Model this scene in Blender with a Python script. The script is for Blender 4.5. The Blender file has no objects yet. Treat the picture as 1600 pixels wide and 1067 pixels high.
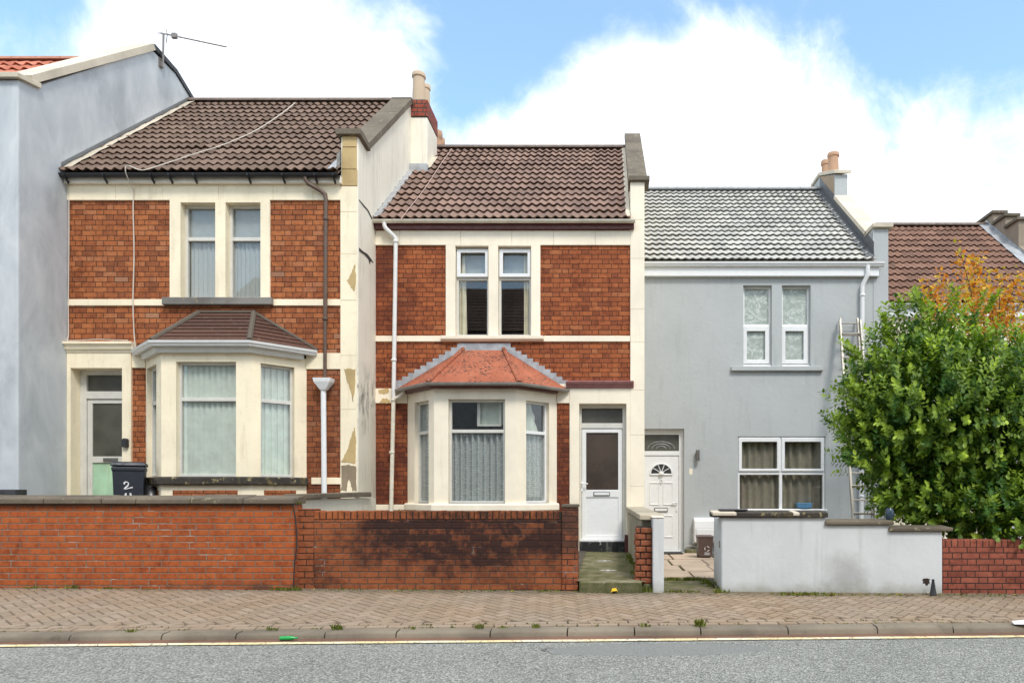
import bpy, bmesh, math, random
from mathutils import Vector, noise as mnoise
random.seed(7)
R = math.radians
sc = bpy.context.scene
COL = sc.collection
# ------------------------------------------------------------------ survey: pixel -> metres on a plane of known depth
F, U0, V0, EYE = 1067.0, 950.0, 770.0, 1.42
def px(u, D): return (u - U0) * D / F
def pz(v, D): return EYE + (V0 - v) * D / F
D0, D1, D2, D3, D4 = 10.06, 11.0, 11.82, 13.4, 14.9      # house fronts
XA, XB, XC, XE, XF = -8.69, -4.02, 0.631, 5.50, 10.4      # party lines
def zroad(x): return 0.057 - 0.009 * x
def ykerb(x): return 6.49 + 0.085 * x
def zpave(x, y):
    yk = ykerb(x); t = (y - yk) / max(0.3, 8.3 - yk)
    a = 0.124 - 0.0071 * x; b = 0.209 - 0.00875 * x
    return a + (b - a) * t
# ------------------------------------------------------------------ scene objects
def tag(o, label=None, cat=None, group=None, kind=None):
    if label: o['label'] = label
    if cat: o['category'] = cat
    if group: o['group'] = group
    if kind: o['kind'] = kind
    return o
def thing(name, label, cat, loc=(0, 0, 0), group=None):
    o = bpy.data.objects.new(name, None); COL.objects.link(o)
    o.location = loc; o.empty_display_size = .2
    return tag(o, label, cat, group)
def rootloc(p):
    while p is not None and p.parent is not None: p = p.parent
    return Vector(p.location) if p is not None else Vector((0, 0, 0))
class MB:
    def __init__(s): s.v = []; s.f = []; s.uv = {}; s.col = {}
    def add(s, vs, fs, uv=None, col=None):
        o = len(s.v); s.v += [tuple(x) for x in vs]
        for f in fs:
            if uv is not None: s.uv[len(s.f)] = uv
            if col is not None: s.col[len(s.f)] = col
            s.f.append([i + o for i in f])
        return o
    def box(s, x0, x1, y0, y1, z0, z1, T=None):
        vs = [(x, y, z) for x in (x0, x1) for y in (y0, y1) for z in (z0, z1)]
        if T: vs = [T(*p) for p in vs]
        s.add(vs, [(0, 1, 3, 2), (4, 6, 7, 5), (0, 4, 5, 1), (2, 3, 7, 6), (0, 2, 6, 4), (1, 5, 7, 3)])
        return s
    def prism(s, x0, x1, poly):          # poly in (y,z), extruded along x
        n = len(poly)
        vs = [(x0, y, z) for y, z in poly] + [(x1, y, z) for y, z in poly]
        s.add(vs, [list(range(n)), list(range(2 * n - 1, n - 1, -1))] + [(i, (i + 1) % n, n + (i + 1) % n, n + i) for i in range(n)])
        return s
    def slab(s, y0, y1, poly):           # poly in (x,z), extruded along y
        n = len(poly)
        vs = [(x, y0, z) for x, z in poly] + [(x, y1, z) for x, z in poly]
        s.add(vs, [list(range(n)), list(range(2 * n - 1, n - 1, -1))] + [(i, (i + 1) % n, n + (i + 1) % n, n + i) for i in range(n)])
        return s
    def panel(s, T, a0, a1, c0, c1, b0, b1, holes=()):
        xs = sorted({a0, a1, *[h[0] for h in holes], *[h[1] for h in holes]}); xs = [x for x in xs if a0 - 1e-6 <= x <= a1 + 1e-6]
        zs = sorted({c0, c1, *[h[2] for h in holes], *[h[3] for h in holes]}); zs = [z for z in zs if c0 - 1e-6 <= z <= c1 + 1e-6]
        nx, nz = len(xs) - 1, len(zs) - 1
        def full(i, j):
            if not (0 <= i < nx and 0 <= j < nz): return False
            x = (xs[i] + xs[i + 1]) / 2; z = (zs[j] + zs[j + 1]) / 2
            return not any(h[0] < x < h[1] and h[2] < z < h[3] for h in holes)
        idx = {}; vs = []; fs = []
        def V(i, j, k):
            if (i, j, k) not in idx:
                idx[(i, j, k)] = len(vs); vs.append(T(xs[i], b0 if k == 0 else b1, zs[j]))
            return idx[(i, j, k)]
        for i in range(nx):
            for j in range(nz):
                if not full(i, j): continue
                fs.append((V(i, j, 0), V(i + 1, j, 0), V(i + 1, j + 1, 0), V(i, j + 1, 0)))
                fs.append((V(i, j, 1), V(i, j + 1, 1), V(i + 1, j + 1, 1), V(i + 1, j, 1)))
                if not full(i - 1, j): fs.append((V(i, j, 0), V(i, j + 1, 0), V(i, j + 1, 1), V(i, j, 1)))
                if not full(i + 1, j): fs.append((V(i + 1, j, 0), V(i + 1, j, 1), V(i + 1, j + 1, 1), V(i + 1, j + 1, 0)))
                if not full(i, j - 1): fs.append((V(i, j, 0), V(i, j, 1), V(i + 1, j, 1), V(i + 1, j, 0)))
                if not full(i, j + 1): fs.append((V(i, j + 1, 0), V(i + 1, j + 1, 0), V(i + 1, j + 1, 1), V(i, j + 1, 1)))
        s.add(vs, fs); return s
    def tube(s, pts, r, n=8, cap=True):
        pts = [Vector(p) for p in pts]; rings = []
        up = Vector((0.13, 0.31, 0.94)).normalized()
        rr = r if isinstance(r, (list, tuple)) else [r] * len(pts)
        for i, p in enumerate(pts):
            t = (pts[min(i + 1, len(pts) - 1)] - pts[max(i - 1, 0)]).normalized()
            if i == 0:
                a = up - t * up.dot(t)
                if a.length < .05: a = Vector((1, 0, 0)) - t * t.x
            else: a = a - t * a.dot(t)
            a.normalize(); b = t.cross(a)
            rings.append([p + (a * math.cos(2 * math.pi * k / n) + b * math.sin(2 * math.pi * k / n)) * rr[i] for k in range(n)])
        vs = [q for ring in rings for q in ring]; fs = []
        for i in range(len(pts) - 1):
            for k in range(n):
                fs.append((i * n + k, i * n + (k + 1) % n, (i + 1) * n + (k + 1) % n, (i + 1) * n + k))
        if cap: fs += [list(range(n - 1, -1, -1)), [(len(pts) - 1) * n + k for k in range(n)]]
        s.add(vs, fs); return s
    def lathe(s, c, prof, n=20):         # prof [(r, z)...] bottom to top about c
        vs = []; fs = []
        for r_, z in prof:
            for k in range(n): vs.append((c[0] + r_ * math.cos(2 * math.pi * k / n), c[1] + r_ * math.sin(2 * math.pi * k / n), c[2] + z))
        m = len(prof)
        for i in range(m - 1):
            for k in range(n): fs.append((i * n + k, i * n + (k + 1) % n, (i + 1) * n + (k + 1) % n, (i + 1) * n + k))
        fs += [list(range(n - 1, -1, -1)), [(m - 1) * n + k for k in range(n)]]
        s.add(vs, fs); return s
    def sweep(s, path, prof, closed=True):   # path in plan [(x,y,z)], prof [(out,up)]; out = to the right of travel
        P = [Vector(p) for p in path]; n = len(prof); vs = []; fs = []
        for i, p in enumerate(P):
            d0 = (P[i] - P[i - 1]) if i > 0 else (P[1] - P[0]); d1 = (P[i + 1] - P[i]) if i < len(P) - 1 else d0
            d0 = Vector((d0.x, d0.y, 0)).normalized(); d1 = Vector((d1.x, d1.y, 0)).normalized()
            n0 = Vector((d0.y, -d0.x, 0)); n1 = Vector((d1.y, -d1.x, 0)); m = (n0 + n1).normalized(); k = 1 / max(.35, m.dot(n0))
            for o, u in prof: vs.append(p + m * (o * k) + Vector((0, 0, u)))
        for i in range(len(P) - 1):
            for k in range(n if closed else n - 1):
                fs.append((i * n + k, (i + 1) * n + k, (i + 1) * n + (k + 1) % n, i * n + (k + 1) % n))
        if closed: fs += [list(range(n)), [(len(P) - 1) * n + k for k in range(n - 1, -1, -1)]]
        s.add(vs, fs); return s
    def build(s, name, mat, parent=None, bevel=0, smooth=False, label=None, kind=None, recalc=True, cat=None, group=None, seg=2):
        off = rootloc(parent)
        me = bpy.data.meshes.new(name)
        me.from_pydata([(x - off.x, y - off.y, z - off.z) for x, y, z in s.v], [], s.f)
        if s.uv:
            l = me.uv_layers.new(name='UVMap')
            for i, p in enumerate(me.polygons):
                c = s.uv.get(i)
                if c is not None:
                    for q, li in enumerate(p.loop_indices): l.data[li].uv = c[q] if isinstance(c[0], (tuple, list)) else c
        if s.col:
            l = me.color_attributes.new('tint', 'FLOAT_COLOR', 'CORNER')
            for i, p in enumerate(me.polygons):
                c = s.col.get(i, (.5, .5, .5))
                for li in p.loop_indices: l.data[li].color = (c[0], c[1], c[2], 1)
        if recalc:
            bm = bmesh.new(); bm.from_mesh(me); bmesh.ops.recalc_face_normals(bm, faces=bm.faces); bm.to_mesh(me); bm.free()
        if smooth:
            me.polygons.foreach_set('use_smooth', [True] * len(me.polygons)); me.set_sharp_from_angle(angle=R(38))
        me.materials.append(mat)
        o = bpy.data.objects.new(name, me); COL.objects.link(o)
        if parent is not None: o.parent = parent
        if bevel:
            m = o.modifiers.new('Bevel', 'BEVEL'); m.width = bevel; m.segments = seg; m.limit_method = 'ANGLE'; m.angle_limit = R(40); m.harden_normals = False
        return tag(o, label, cat, group, kind)
def FT(D): return lambda a, b, c: (a, D + b, c)
def facet(p0, p1):                       # local frame on a plan line, b inward (to the left of travel p0->p1 when seen from outside)
    d = Vector((p1[0] - p0[0], p1[1] - p0[1])); L = d.length; d.normalize(); n = Vector((-d.y, d.x))
    return (lambda a, b, c: (p0[0] + d.x * a + n.x * b, p0[1] + d.y * a + n.y * b, c)), L
# ------------------------------------------------------------------ materials
class NT:
    def __init__(s, name, world=None):
        if world is None:
            s.m = bpy.data.materials.new(name); s.m.use_nodes = True; s.t = s.m.node_tree
        else: s.t = world
        s.t.nodes.clear(); s.n = s.t.nodes; s._pos = None
    def new(s, typ, **kw):
        n = s.n.new(typ)
        for k, v in kw.items(): setattr(n, k, v)
        return n
    def link(s, a, b):
        if hasattr(a, 'is_linked') or hasattr(a, 'links'): s.t.links.new(a, b)
        else:
            try: b.default_value = a
            except Exception: b.default_value = (a[0], a[1], a[2], 1) if len(a) == 3 else a
    def pos(s):
        if s._pos is None: s._pos = s.new('ShaderNodeNewGeometry').outputs['Position']
        return s._pos
    def math(s, op, a, b=0.0, c=None, clamp=False):
        n = s.new('ShaderNodeMath', operation=op, use_clamp=clamp); s.link(a, n.inputs[0]); s.link(b, n.inputs[1])
        if c is not None: s.link(c, n.inputs[2])
        return n.outputs[0]
    def sep(s, v):
        n = s.new('ShaderNodeSeparateXYZ'); s.link(v, n.inputs[0]); return n.outputs
    def comb(s, x, y, z):
        n = s.new('ShaderNodeCombineXYZ'); s.link(x, n.inputs[0]); s.link(y, n.inputs[1]); s.link(z, n.inputs[2]); return n.outputs[0]
    def vmul(s, v, k):
        n = s.new('ShaderNodeVectorMath', operation='MULTIPLY'); s.link(v, n.inputs[0]); n.inputs[1].default_value = k; return n.outputs[0]
    def noise(s, scale=5, detail=4, rough=.55, vec=None, stretch=None, dist=0, out='Fac'):
        n = s.new('ShaderNodeTexNoise'); n.inputs['Scale'].default_value = scale; n.inputs['Detail'].default_value = detail
        n.inputs['Roughness'].default_value = rough; n.inputs['Distortion'].default_value = dist
        v = vec if vec is not None else s.pos()
        if stretch: v = s.vmul(v, stretch)
        s.link(v, n.inputs['Vector']); return n.outputs[out]
    def voro(s, scale, vec=None, feat='F1', out='Distance', rand=1):
        n = s.new('ShaderNodeTexVoronoi', feature=feat); n.inputs['Scale'].default_value = scale; n.inputs['Randomness'].default_value = rand
        s.link(vec if vec is not None else s.pos(), n.inputs['Vector']); return n.outputs[out]
    def white(s, v, out='Value'):
        n = s.new('ShaderNodeTexWhiteNoise', noise_dimensions='3D'); s.link(v, n.inputs['Vector']); return n.outputs[out]
    def rng(s, x, a, b, c=0.0, d=1.0, smooth=True):
        n = s.new('ShaderNodeMapRange', interpolation_type='SMOOTHSTEP' if smooth else 'LINEAR')
        s.link(x, n.inputs[0]); n.inputs[1].default_value = a; n.inputs[2].default_value = b; n.inputs[3].default_value = c; n.inputs[4].default_value = d
        return n.outputs[0]
    def mix(s, f, a, b, mode='MIX'):
        n = s.new('ShaderNodeMix', data_type='RGBA', blend_type=mode); n.clamp_factor = True
        s.link(f, n.inputs[0]); s.link(a, n.inputs[6]); s.link(b, n.inputs[7]); return n.outputs[2]
    def ramp(s, x, stops, interp='LINEAR'):
        n = s.new('ShaderNodeValToRGB'); n.color_ramp.interpolation = interp
        e = n.color_ramp.elements
        while len(e) < len(stops): e.new(.5)
        for i, (p, c) in enumerate(stops): e[i].position = p; e[i].color = (*c, 1)
        s.link(x, n.inputs[0]); return n.outputs[0]
    def bump(s, h, strength=.4, dist=.01, normal=None):
        n = s.new('ShaderNodeBump'); n.inputs['Strength'].default_value = strength; n.inputs['Distance'].default_value = dist
        s.link(h, n.inputs['Height'])
        if normal is not None: s.link(normal, n.inputs['Normal'])
        return n.outputs[0]
    def surf(s, col, rough=.7, normal=None, metal=0, spec=.5, trans=0, sheen=0):
        p = s.new('ShaderNodeBsdfPrincipled'); s.link(col, p.inputs['Base Color']); s.link(rough, p.inputs['Roughness'])
        p.inputs['Metallic'].default_value = metal; p.inputs['Specular IOR Level'].default_value = spec
        if normal is not None: s.link(normal, p.inputs['Normal'])
        return p.outputs[0]
    def out(s, sh):
        o = s.new('ShaderNodeOutputMaterial'); s.t.links.new(sh, o.inputs[0]); return s.m
def srgb(r, g, b, k=1.0):
    f = lambda c: ((c / 255 / 12.92) if c / 255 <= .04045 else ((c / 255 + .055) / 1.055) ** 2.4) * k
    return (f(r), f(g), f(b))
def paint(name, col, dirt=(.16, .12, .07), amount=.35, streak=.35, bump=.25, rough=.8, grain=90, spot=0.0, spotcol=(.3, .2, .1), bscale=.004, var=.06):
    t = NT(name)
    big = t.noise(1.3, 5, .6); fine = t.noise(grain, 3, .6); st = t.noise(3.0, 4, .6, stretch=(3.2, 3.2, .35))
    c = t.mix(t.rng(big, .3, .75, 0, 1), tuple(x * (1 + var) for x in col), tuple(x * (1 - 1.6 * var) for x in col))
    c = t.mix(t.math('MULTIPLY', t.rng(st, .52, .82), streak), c, dirt)
    c = t.mix(t.math('MULTIPLY', t.rng(t.noise(6, 6, .7), .55, .85), amount), c, dirt)
    if spot:
        c = t.mix(t.math('MULTIPLY', t.rng(t.noise(11, 4, .6), .60, .68), spot), c, spotcol)
    h = t.math('ADD', t.math('MULTIPLY', fine, .6), t.math('MULTIPLY', t.noise(12, 4, .6), 1.2))
    return t.out(t.surf(c, rough, t.bump(h, bump, bscale), spec=.3))
def plain(name, col, rough=.45, var=.08, dirt=.12, dirtcol=(.1, .085, .06), bump=.08, spec=.5, metal=0, scale=7):
    t = NT(name)
    c = t.mix(t.rng(t.noise(scale, 4, .6), .3, .7), tuple(x * (1 + var) for x in col), tuple(x * (1 - var) for x in col))
    c = t.mix(t.math('MULTIPLY', t.rng(t.noise(scale * 3, 5, .7), .52, .8), dirt), c, dirtcol)
    r = t.rng(t.noise(scale * 2, 3, .6), .3, .7, max(.05, rough - .08), min(1, rough + .12))
    return t.out(t.surf(c, r, t.bump(t.noise(scale * 9, 3, .6), bump, .003), spec=spec, metal=metal))
def bricks(t, h0, z0, P, frac, H, joint, wob=.004):
    """running bond (frac=1) or flemish bond (frac=2/3): random per brick, joint mask, brick vector"""
    w = t.noise(9, 3, .6, out='Color'); ws = t.sep(w)
    h = t.math('ADD', h0, t.math('MULTIPLY', t.math('SUBTRACT', ws[0], .5), wob * 2.2))
    z = t.math('ADD', z0, t.math('MULTIPLY', t.math('SUBTRACT', ws[1], .5), wob * 2.2))
    zr = t.math('DIVIDE', z, H); row = t.math('FLOOR', zr); fz = t.math('SUBTRACT', zr, row)
    odd = t.math('FLOORED_MODULO', row, 2.0)
    jit = t.math('MULTIPLY', t.math('SUBTRACT', t.white(t.comb(row, 3.3, 1.1)), .5), .25 if frac == 1 else .1)
    hp = t.math('ADD', t.math('DIVIDE', h, P), t.math('ADD', t.math('MULTIPLY', odd, .5), jit))
    n = t.math('FLOOR', hp); f = t.math('SUBTRACT', hp, n)
    edge = t.math('MINIMUM', f, t.math('SUBTRACT', 1.0, f))
    part = 0.0
    if frac < 1:
        edge = t.math('MINIMUM', edge, t.math('ABSOLUTE', t.math('SUBTRACT', f, frac)))
        part = t.math('GREATER_THAN', f, frac)
    eh = t.math('MULTIPLY', edge, P); ez = t.math('MULTIPLY', t.math('MINIMUM', fz, t.math('SUBTRACT', 1.0, fz)), H)
    d = t.math('MINIMUM', eh, ez)
    mort = t.rng(d, joint * .28, joint * .8, 1, 0)
    idv = t.comb(t.math('ADD', t.math('MULTIPLY', n, 2.0), part), row, 7.7)
    return t.white(idv), mort, idv, d
def hz(t):
    p = t.sep(t.pos()); return t.math('ADD', p[0], p[1]), p[2], p
def brickmat(name, ramp, mortar, P=.338, frac=.667, H=.081, joint=.009, soot=None, sootcol=(.03, .018, .014), efflo=0.0, pale=0.0, palecol=(.4, .26, .17), mossy=0.0, bstr=.55, soldier=None, rough=.85):
    t = NT(name); h, z, p = hz(t)
    rnd, mort, idv, d = bricks(t, h, z, P, frac, H, joint)
    if soldier:                                  # brick on edge course above height z (linear in x)
        z1 = soldier
        rnd2, mort2, id2, d2 = bricks(t, h, t.math('ADD', z, 3.0 - z1), .0775, 1, .3, joint)
        up = t.math('GREATER_THAN', z, z1)
        rnd = t.mix(up, rnd, rnd2); mort = t.mix(up, mort, mort2)
    mid = [sum(q[1][i] for q in ramp) / len(ramp) for i in range(3)]
    c = t.ramp(rnd, [(p_, tuple(mid[i] + (q[i] - mid[i]) * .62 for i in range(3))) for p_, q in ramp])
    n1 = t.noise(13, 6, .7, dist=.4); n2 = t.noise(60, 4, .65); n4 = t.noise(3.1, 6, .68, dist=.6)
    c = t.mix(t.rng(n1, .42, .72, 0, .75), c, t.mix(1.0, c, (.50, .40, .38), 'MULTIPLY'))
    c = t.mix(t.rng(n1, .46, .26, 0, .45), c, t.mix(1.0, c, (1.22, 1.2, 1.15), 'MULTIPLY'))
    c = t.mix(t.math('MULTIPLY', t.rng(n4, .53, .68), .55), c, t.mix(1.0, c, (.46, .33, .32), 'MULTIPLY'))
    c = t.mix(t.math('MULTIPLY', t.rng(n2, .55, .72), .4), c, t.mix(1.0, c, (.38, .34, .34), 'MULTIPLY'))
    if pale: c = t.mix(t.math('MULTIPLY', t.rng(t.white(t.vmul(idv, (1.3, 2.1, 1))), 1 - pale - .02, 1 - pale + .02), .8), c, palecol)
    burn = t.rng(t.noise(1.6, 5, .62), .52, .72)
    c = t.mix(t.math('MULTIPLY', burn, .35), c, t.mix(1.0, c, (.45, .36, .36), 'MULTIPLY'))
    mc = t.mix(t.noise(30, 4, .6), mortar, tuple(x * .6 for x in mortar))
    c = t.mix(mort, c, mc)
    if efflo:
        e = t.rng(t.noise(3.2, 5, .65), .56, .7); c = t.mix(t.math('MULTIPLY', t.math('MULTIPLY', e, mort), efflo), c, (.55, .5, .44))
        c = t.mix(t.math('MULTIPLY', t.math('MULTIPLY', e, t.rng(n1, .55, .75)), efflo * .3), c, (.4, .3, .24))
    if soot: c = t.mix(t.math('MULTIPLY', soot(t, p), t.rng(t.math('ADD', t.noise(9, 5, .7), t.math('MULTIPLY', t.white(t.vmul(idv, (1.7, 1.1, 1))), .25)), .38, .66, .45, 1.0)), c, t.mix(t.noise(14, 4, .6), sootcol, tuple(x * 2.2 for x in sootcol)))
    if mossy: c = t.mix(t.math('MULTIPLY', t.rng(t.noise(5, 6, .7), .55, .75), mossy), c, (.1, .1, .035))
    hgt = t.math('ADD', t.math('MULTIPLY', t.math('SUBTRACT', 1.0, mort), 1.0), t.math('MULTIPLY', n2, .45))
    return t.out(t.surf(c, rough, t.bump(hgt, bstr, .01), spec=.25))
def S(r, g, b, k=.92): return srgb(r, g, b, k)
M = {}
M['brick1'] = brickmat('brick_facade_orange', [(0, S(130, 75, 50)), (.2, S(155, 88, 54)), (.5, S(179, 104, 60)), (.8, S(197, 121, 72)), (1, S(187, 126, 90))], (.055, .033, .022), pale=.015, H=.083,
    soot=lambda t, p: t.math('MULTIPLY', t.math('MULTIPLY', t.rng(p[2], 3.2, 3.7, 1, 0), t.rng(p[0], -5.1, -4.8)), .45), sootcol=(.06, .022, .014))
M['brick2'] = brickmat('brick_facade_red', [(0, S(120, 64, 46)), (.2, S(148, 80, 50)), (.55, S(171, 95, 56)), (.85, S(187, 106, 62)), (1, S(183, 117, 76))], (.05, .027, .018), H=.0815,
    soot=lambda t, p: t.math('MAXIMUM', t.math('MULTIPLY', t.rng(p[2], 2.6, 3.1, 1, 0), t.rng(t.noise(2.5, 5, .6), .35, .6, .3, .8)),
                             t.math('MULTIPLY', t.rng(p[0], -3.2, -3.7), t.math('MULTIPLY', t.rng(t.noise(2.0, 4, .6), .35, .6), .7))), sootcol=(.05, .014, .01))
M['brick_orange'] = brickmat('brick_garden_orange', [(0, S(163, 84, 46)), (.35, S(181, 96, 50)), (.7, S(191, 104, 54)), (1, S(175, 88, 50))], (.25, .17, .12), P=.228, frac=1, H=.0751, joint=.012, efflo=.5,
    soot=lambda t, p: t.math('MULTIPLY', t.math('MAXIMUM', t.rng(t.math('ADD', p[2], t.math('MULTIPLY', t.noise(2, 4), .12)), 1.27, 1.36), t.math('MULTIPLY', t.rng(p[2], .4, .26), t.rng(t.noise(2.2, 5, .6), .45, .65))), .8), sootcol=(.05, .03, .02))
def soot_w2(t, p):
    n = t.noise(1.7, 5, .62); n3 = t.noise(7, 4, .65)
    a = t.math('MULTIPLY', t.rng(p[0], -3.6, -2.0), t.rng(p[0], -.3, -.55, 0, 1))
    b = t.math('MULTIPLY', t.rng(p[2], .42, .95), 1.05)
    m = t.math('ADD', t.math('MULTIPLY', a, b), t.math('ADD', t.math('MULTIPLY', t.math('SUBTRACT', n, .5), 2.2), t.math('MULTIPLY', t.math('SUBTRACT', n3, .5), .9)))
    return t.math('MULTIPLY', t.rng(m, -.2, .6), .95)
M['brick_sooty'] = brickmat('brick_garden_sooty', [(0, S(138, 80, 50)), (.35, S(155, 90, 54)), (.7, S(167, 98, 60)), (1, S(146, 80, 50))], (.12, .085, .065), P=.228, frac=1, H=.0755, joint=.011, efflo=.9, soot=soot_w2, mossy=.2, sootcol=(.018, .009, .008))
M['brick_sooty_edge'] = brickmat('brick_edge_sooty', [(0, S(153, 88, 54)), (.5, S(175, 104, 62)), (1, S(161, 90, 56))], (.1, .06, .04), P=.0745, frac=1, H=9.0, joint=.0006, soot=lambda t, p: t.math('MULTIPLY', t.math('MULTIPLY', t.rng(t.math('ADD', p[0], t.math('MULTIPLY', t.noise(3, 4), .8)), -2.9, -1.6), t.rng(t.noise(11, 5, .65), .3, .6, .3, 1)), .85), sootcol=(.02, .011, .009))
M['brick_red'] = brickmat('brick_garden_red', [(0, S(140, 80, 64)), (.35, S(159, 90, 70)), (.7, S(171, 100, 78)), (1, S(148, 82, 66))], (.045, .03, .026), P=.338, frac=.667, H=.0755, joint=.011, soldier=pz(855, 8.45))
M['brick_chimney'] = brickmat('brick_chimney', joint=.02, ramp=[(0, S(153, 71, 56)), (.5, S(179, 92, 72)), (1, S(168, 86, 66))], mortar=(.10, .075, .06), H=.085)
M['cream1'] = paint('masonry_paint_cream', srgb(250, 236, 206, .98), dirt=(.42, .28, .12), amount=.24, streak=.3, spot=.10, spotcol=(.3, .2, .09))
M['cream2'] = paint('masonry_paint_ivory', srgb(249, 237, 214, .97), dirt=(.45, .35, .24), amount=.14, streak=.18)
def flank_mat():
    t = NT('render_white_flank'); p = t.sep(t.pos()); base = srgb(246, 238, 220, .96)
    c = t.mix(t.rng(t.noise(1.3, 5, .6), .3, .75), base, tuple(x * .9 for x in base))
    c = t.mix(t.math('MULTIPLY', t.rng(t.noise(3.0, 5, .65, stretch=(3.2, 3.2, .35)), .5, .8), .4), c, (.30, .26, .19))
    m = t.math('MULTIPLY', t.rng(t.math('ABSOLUTE', t.math('SUBTRACT', p[2], 2.95)), .75, .1), t.rng(t.noise(3.2, 6, .7, stretch=(1.6, 1.6, .6)), .42, .62))
    c = t.mix(t.math('MULTIPLY', t.math('MULTIPLY', m, t.rng(p[0], -4.08, -4.03)), .8), c, (.05, .05, .042))
    low = t.rng(p[2], 2.6, 1.2)
    c = t.mix(t.math('MULTIPLY', low, .35), c, (.36, .34, .26))
    return t.out(t.surf(c, .85, t.bump(t.noise(60, 4, .6), .4, .005), spec=.3))
M['flank'] = flank_mat()
M['flank_old'] = paint('render_white_weathered', srgb(246, 238, 220, .96), dirt=(.24, .21, .16), amount=.22, streak=.4, bump=.4)
M['grey'] = paint('render_grey_roughcast', srgb(184, 187, 186, .95), dirt=(.24, .25, .24), amount=.22, streak=.3, bump=.7, grain=150, bscale=.006, var=.03)
M['white_render'] = paint('render_pale_grey', srgb(218, 221, 222, .88), dirt=(.25, .25, .22), amount=.3, streak=.2, bump=.6, grain=140, bscale=.005)
def blue_render():
    t = NT('render_blue_grey_streaky')
    st = t.noise(1.1, 6, .62, stretch=(1.4, 1.4, .8), dist=.5); f = t.noise(5, 5, .65, stretch=(1, 1, .5))
    c = t.ramp(st, [(.26, srgb(168, 173, 177, .92)), (.5, srgb(194, 198, 201, .95)), (.74, srgb(216, 218, 219, .96))])
    c = t.mix(t.rng(f, .5, .75, 0, .45), c, srgb(214, 218, 220, .9))
    return t.out(t.surf(c, .85, t.bump(t.noise(110, 3), .3, .004), spec=.3))
M['blue'] = blue_render()
def white_wall():
    t = NT('render_pale_grey_stained'); p = t.sep(t.pos()); base = srgb(220, 222, 222, .9)
    c = t.mix(t.rng(t.noise(1.5, 5, .6), .3, .7), base, tuple(x * .9 for x in base))
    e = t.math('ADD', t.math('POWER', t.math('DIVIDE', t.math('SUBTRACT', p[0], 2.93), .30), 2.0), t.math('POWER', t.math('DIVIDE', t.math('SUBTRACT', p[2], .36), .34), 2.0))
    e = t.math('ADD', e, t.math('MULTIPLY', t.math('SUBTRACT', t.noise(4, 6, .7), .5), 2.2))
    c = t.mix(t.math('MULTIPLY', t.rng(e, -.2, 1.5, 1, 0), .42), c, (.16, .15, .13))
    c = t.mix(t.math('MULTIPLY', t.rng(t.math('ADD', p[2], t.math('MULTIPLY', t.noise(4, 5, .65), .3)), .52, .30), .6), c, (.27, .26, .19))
    c = t.mix(t.math('MULTIPLY', t.rng(t.noise(3.0, 4, .6, stretch=(4, 4, .3)), .55, .8), .3), c, (.32, .31, .28))
    h = t.math('ADD', t.math('MULTIPLY', t.noise(140, 3, .6), .6), t.math('MULTIPLY', t.noise(12, 4, .6), 1.2))
    return t.out(t.surf(c, .85, t.bump(h, .6, .005), spec=.3))
M['white_render'] = white_wall()
M['stone'] = paint('stone_coping_lichen', (.15, .122, .088), dirt=(.04, .035, .025), amount=.9, streak=.1, bump=.7, spot=.6, spotcol=(.35, .32, .2), bscale=.008, var=.2)
M['stone_pale'] = paint('stone_coping_pale', (.64, .56, .44), dirt=(.33, .3, .2), amount=.5, streak=.15, bump=.4, var=.12)
M['sill_dark'] = paint('stone_sill_mossy', (.05, .042, .035), dirt=(.34, .26, .08), amount=1.0, streak=.3, bump=.9, spot=.8, spotcol=(.36, .3, .15), bscale=.008, var=.25)
M['sill_grey'] = paint('stone_sill_grey', (.20, .185, .165), dirt=(.07, .06, .045), amount=.7, streak=.2, bump=.5, spot=.5, spotcol=(.4, .32, .14), var=.25)
M['concrete'] = paint('concrete_green_algae', (.20, .175, .095), dirt=(.05, .075, .018), amount=1.0, streak=.35, bump=.8, spot=.45, spotcol=(.32, .29, .2), var=.3)
def algae():
    t = NT('concrete_with_algae')
    c = t.ramp(t.noise(3.4, 7, .68, dist=.5), [(.30, (.055, .070, .018)), (.46, (.13, .125, .055)), (.58, (.22, .195, .115)), (.72, (.33, .30, .22))])
    c = t.mix(t.rng(t.noise(26, 5, .7), .5, .7, 0, .6), c, (.05, .052, .028))
    n = t.sep(t.new('ShaderNodeNewGeometry').outputs['Normal'])
    c = t.mix(t.math('MULTIPLY', t.math('LESS_THAN', n[2], .5), t.rng(t.noise(5, 5, .7), .35, .6, .2, .75)), c, (.055, .065, .02))
    return t.out(t.surf(c, .88, t.bump(t.noise(40, 4, .6), .7, .008), spec=.25))
M['concrete'] = algae()
M['bare_stone'] = paint('bare_bath_stone', srgb(208, 180, 128, .85), dirt=(.3, .2, .1), amount=.4, streak=.2, bump=.6, var=.15)
M['bare_grey'] = paint('bare_cement', srgb(168, 150, 124, .7), dirt=(.5, .42, .28), amount=.7, streak=.2, bump=.6, var=.2)
M['upvc'] = plain('white_upvc', (.81, .81, .80), .3, var=.02, dirt=.12, dirtcol=(.45, .42, .36), bump=.03)
M['upvc_dirty'] = plain('aged_white_paint', (.66, .64, .58), .45, var=.05, dirt=.35, dirtcol=(.3, .25, .17), bump=.1)
M['pipe_white'] = plain('white_plastic_pipe', (.76, .75, .73), .35, var=.04, dirt=.25, dirtcol=(.35, .31, .24))
M['pipe_cream'] = plain('old_cream_pipe', (.74, .69, .58), .5, var=.1, dirt=.4, dirtcol=(.16, .12, .08))
M['pipe_brown'] = plain('brown_pipe', (.115, .07, .048), .5, var=.12, dirt=.4, dirtcol=(.22, .19, .16))
M['black_pl'] = plain('black_plastic', (.018, .018, .02), .4, dirt=.25, dirtcol=(.06, .055, .05))
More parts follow.
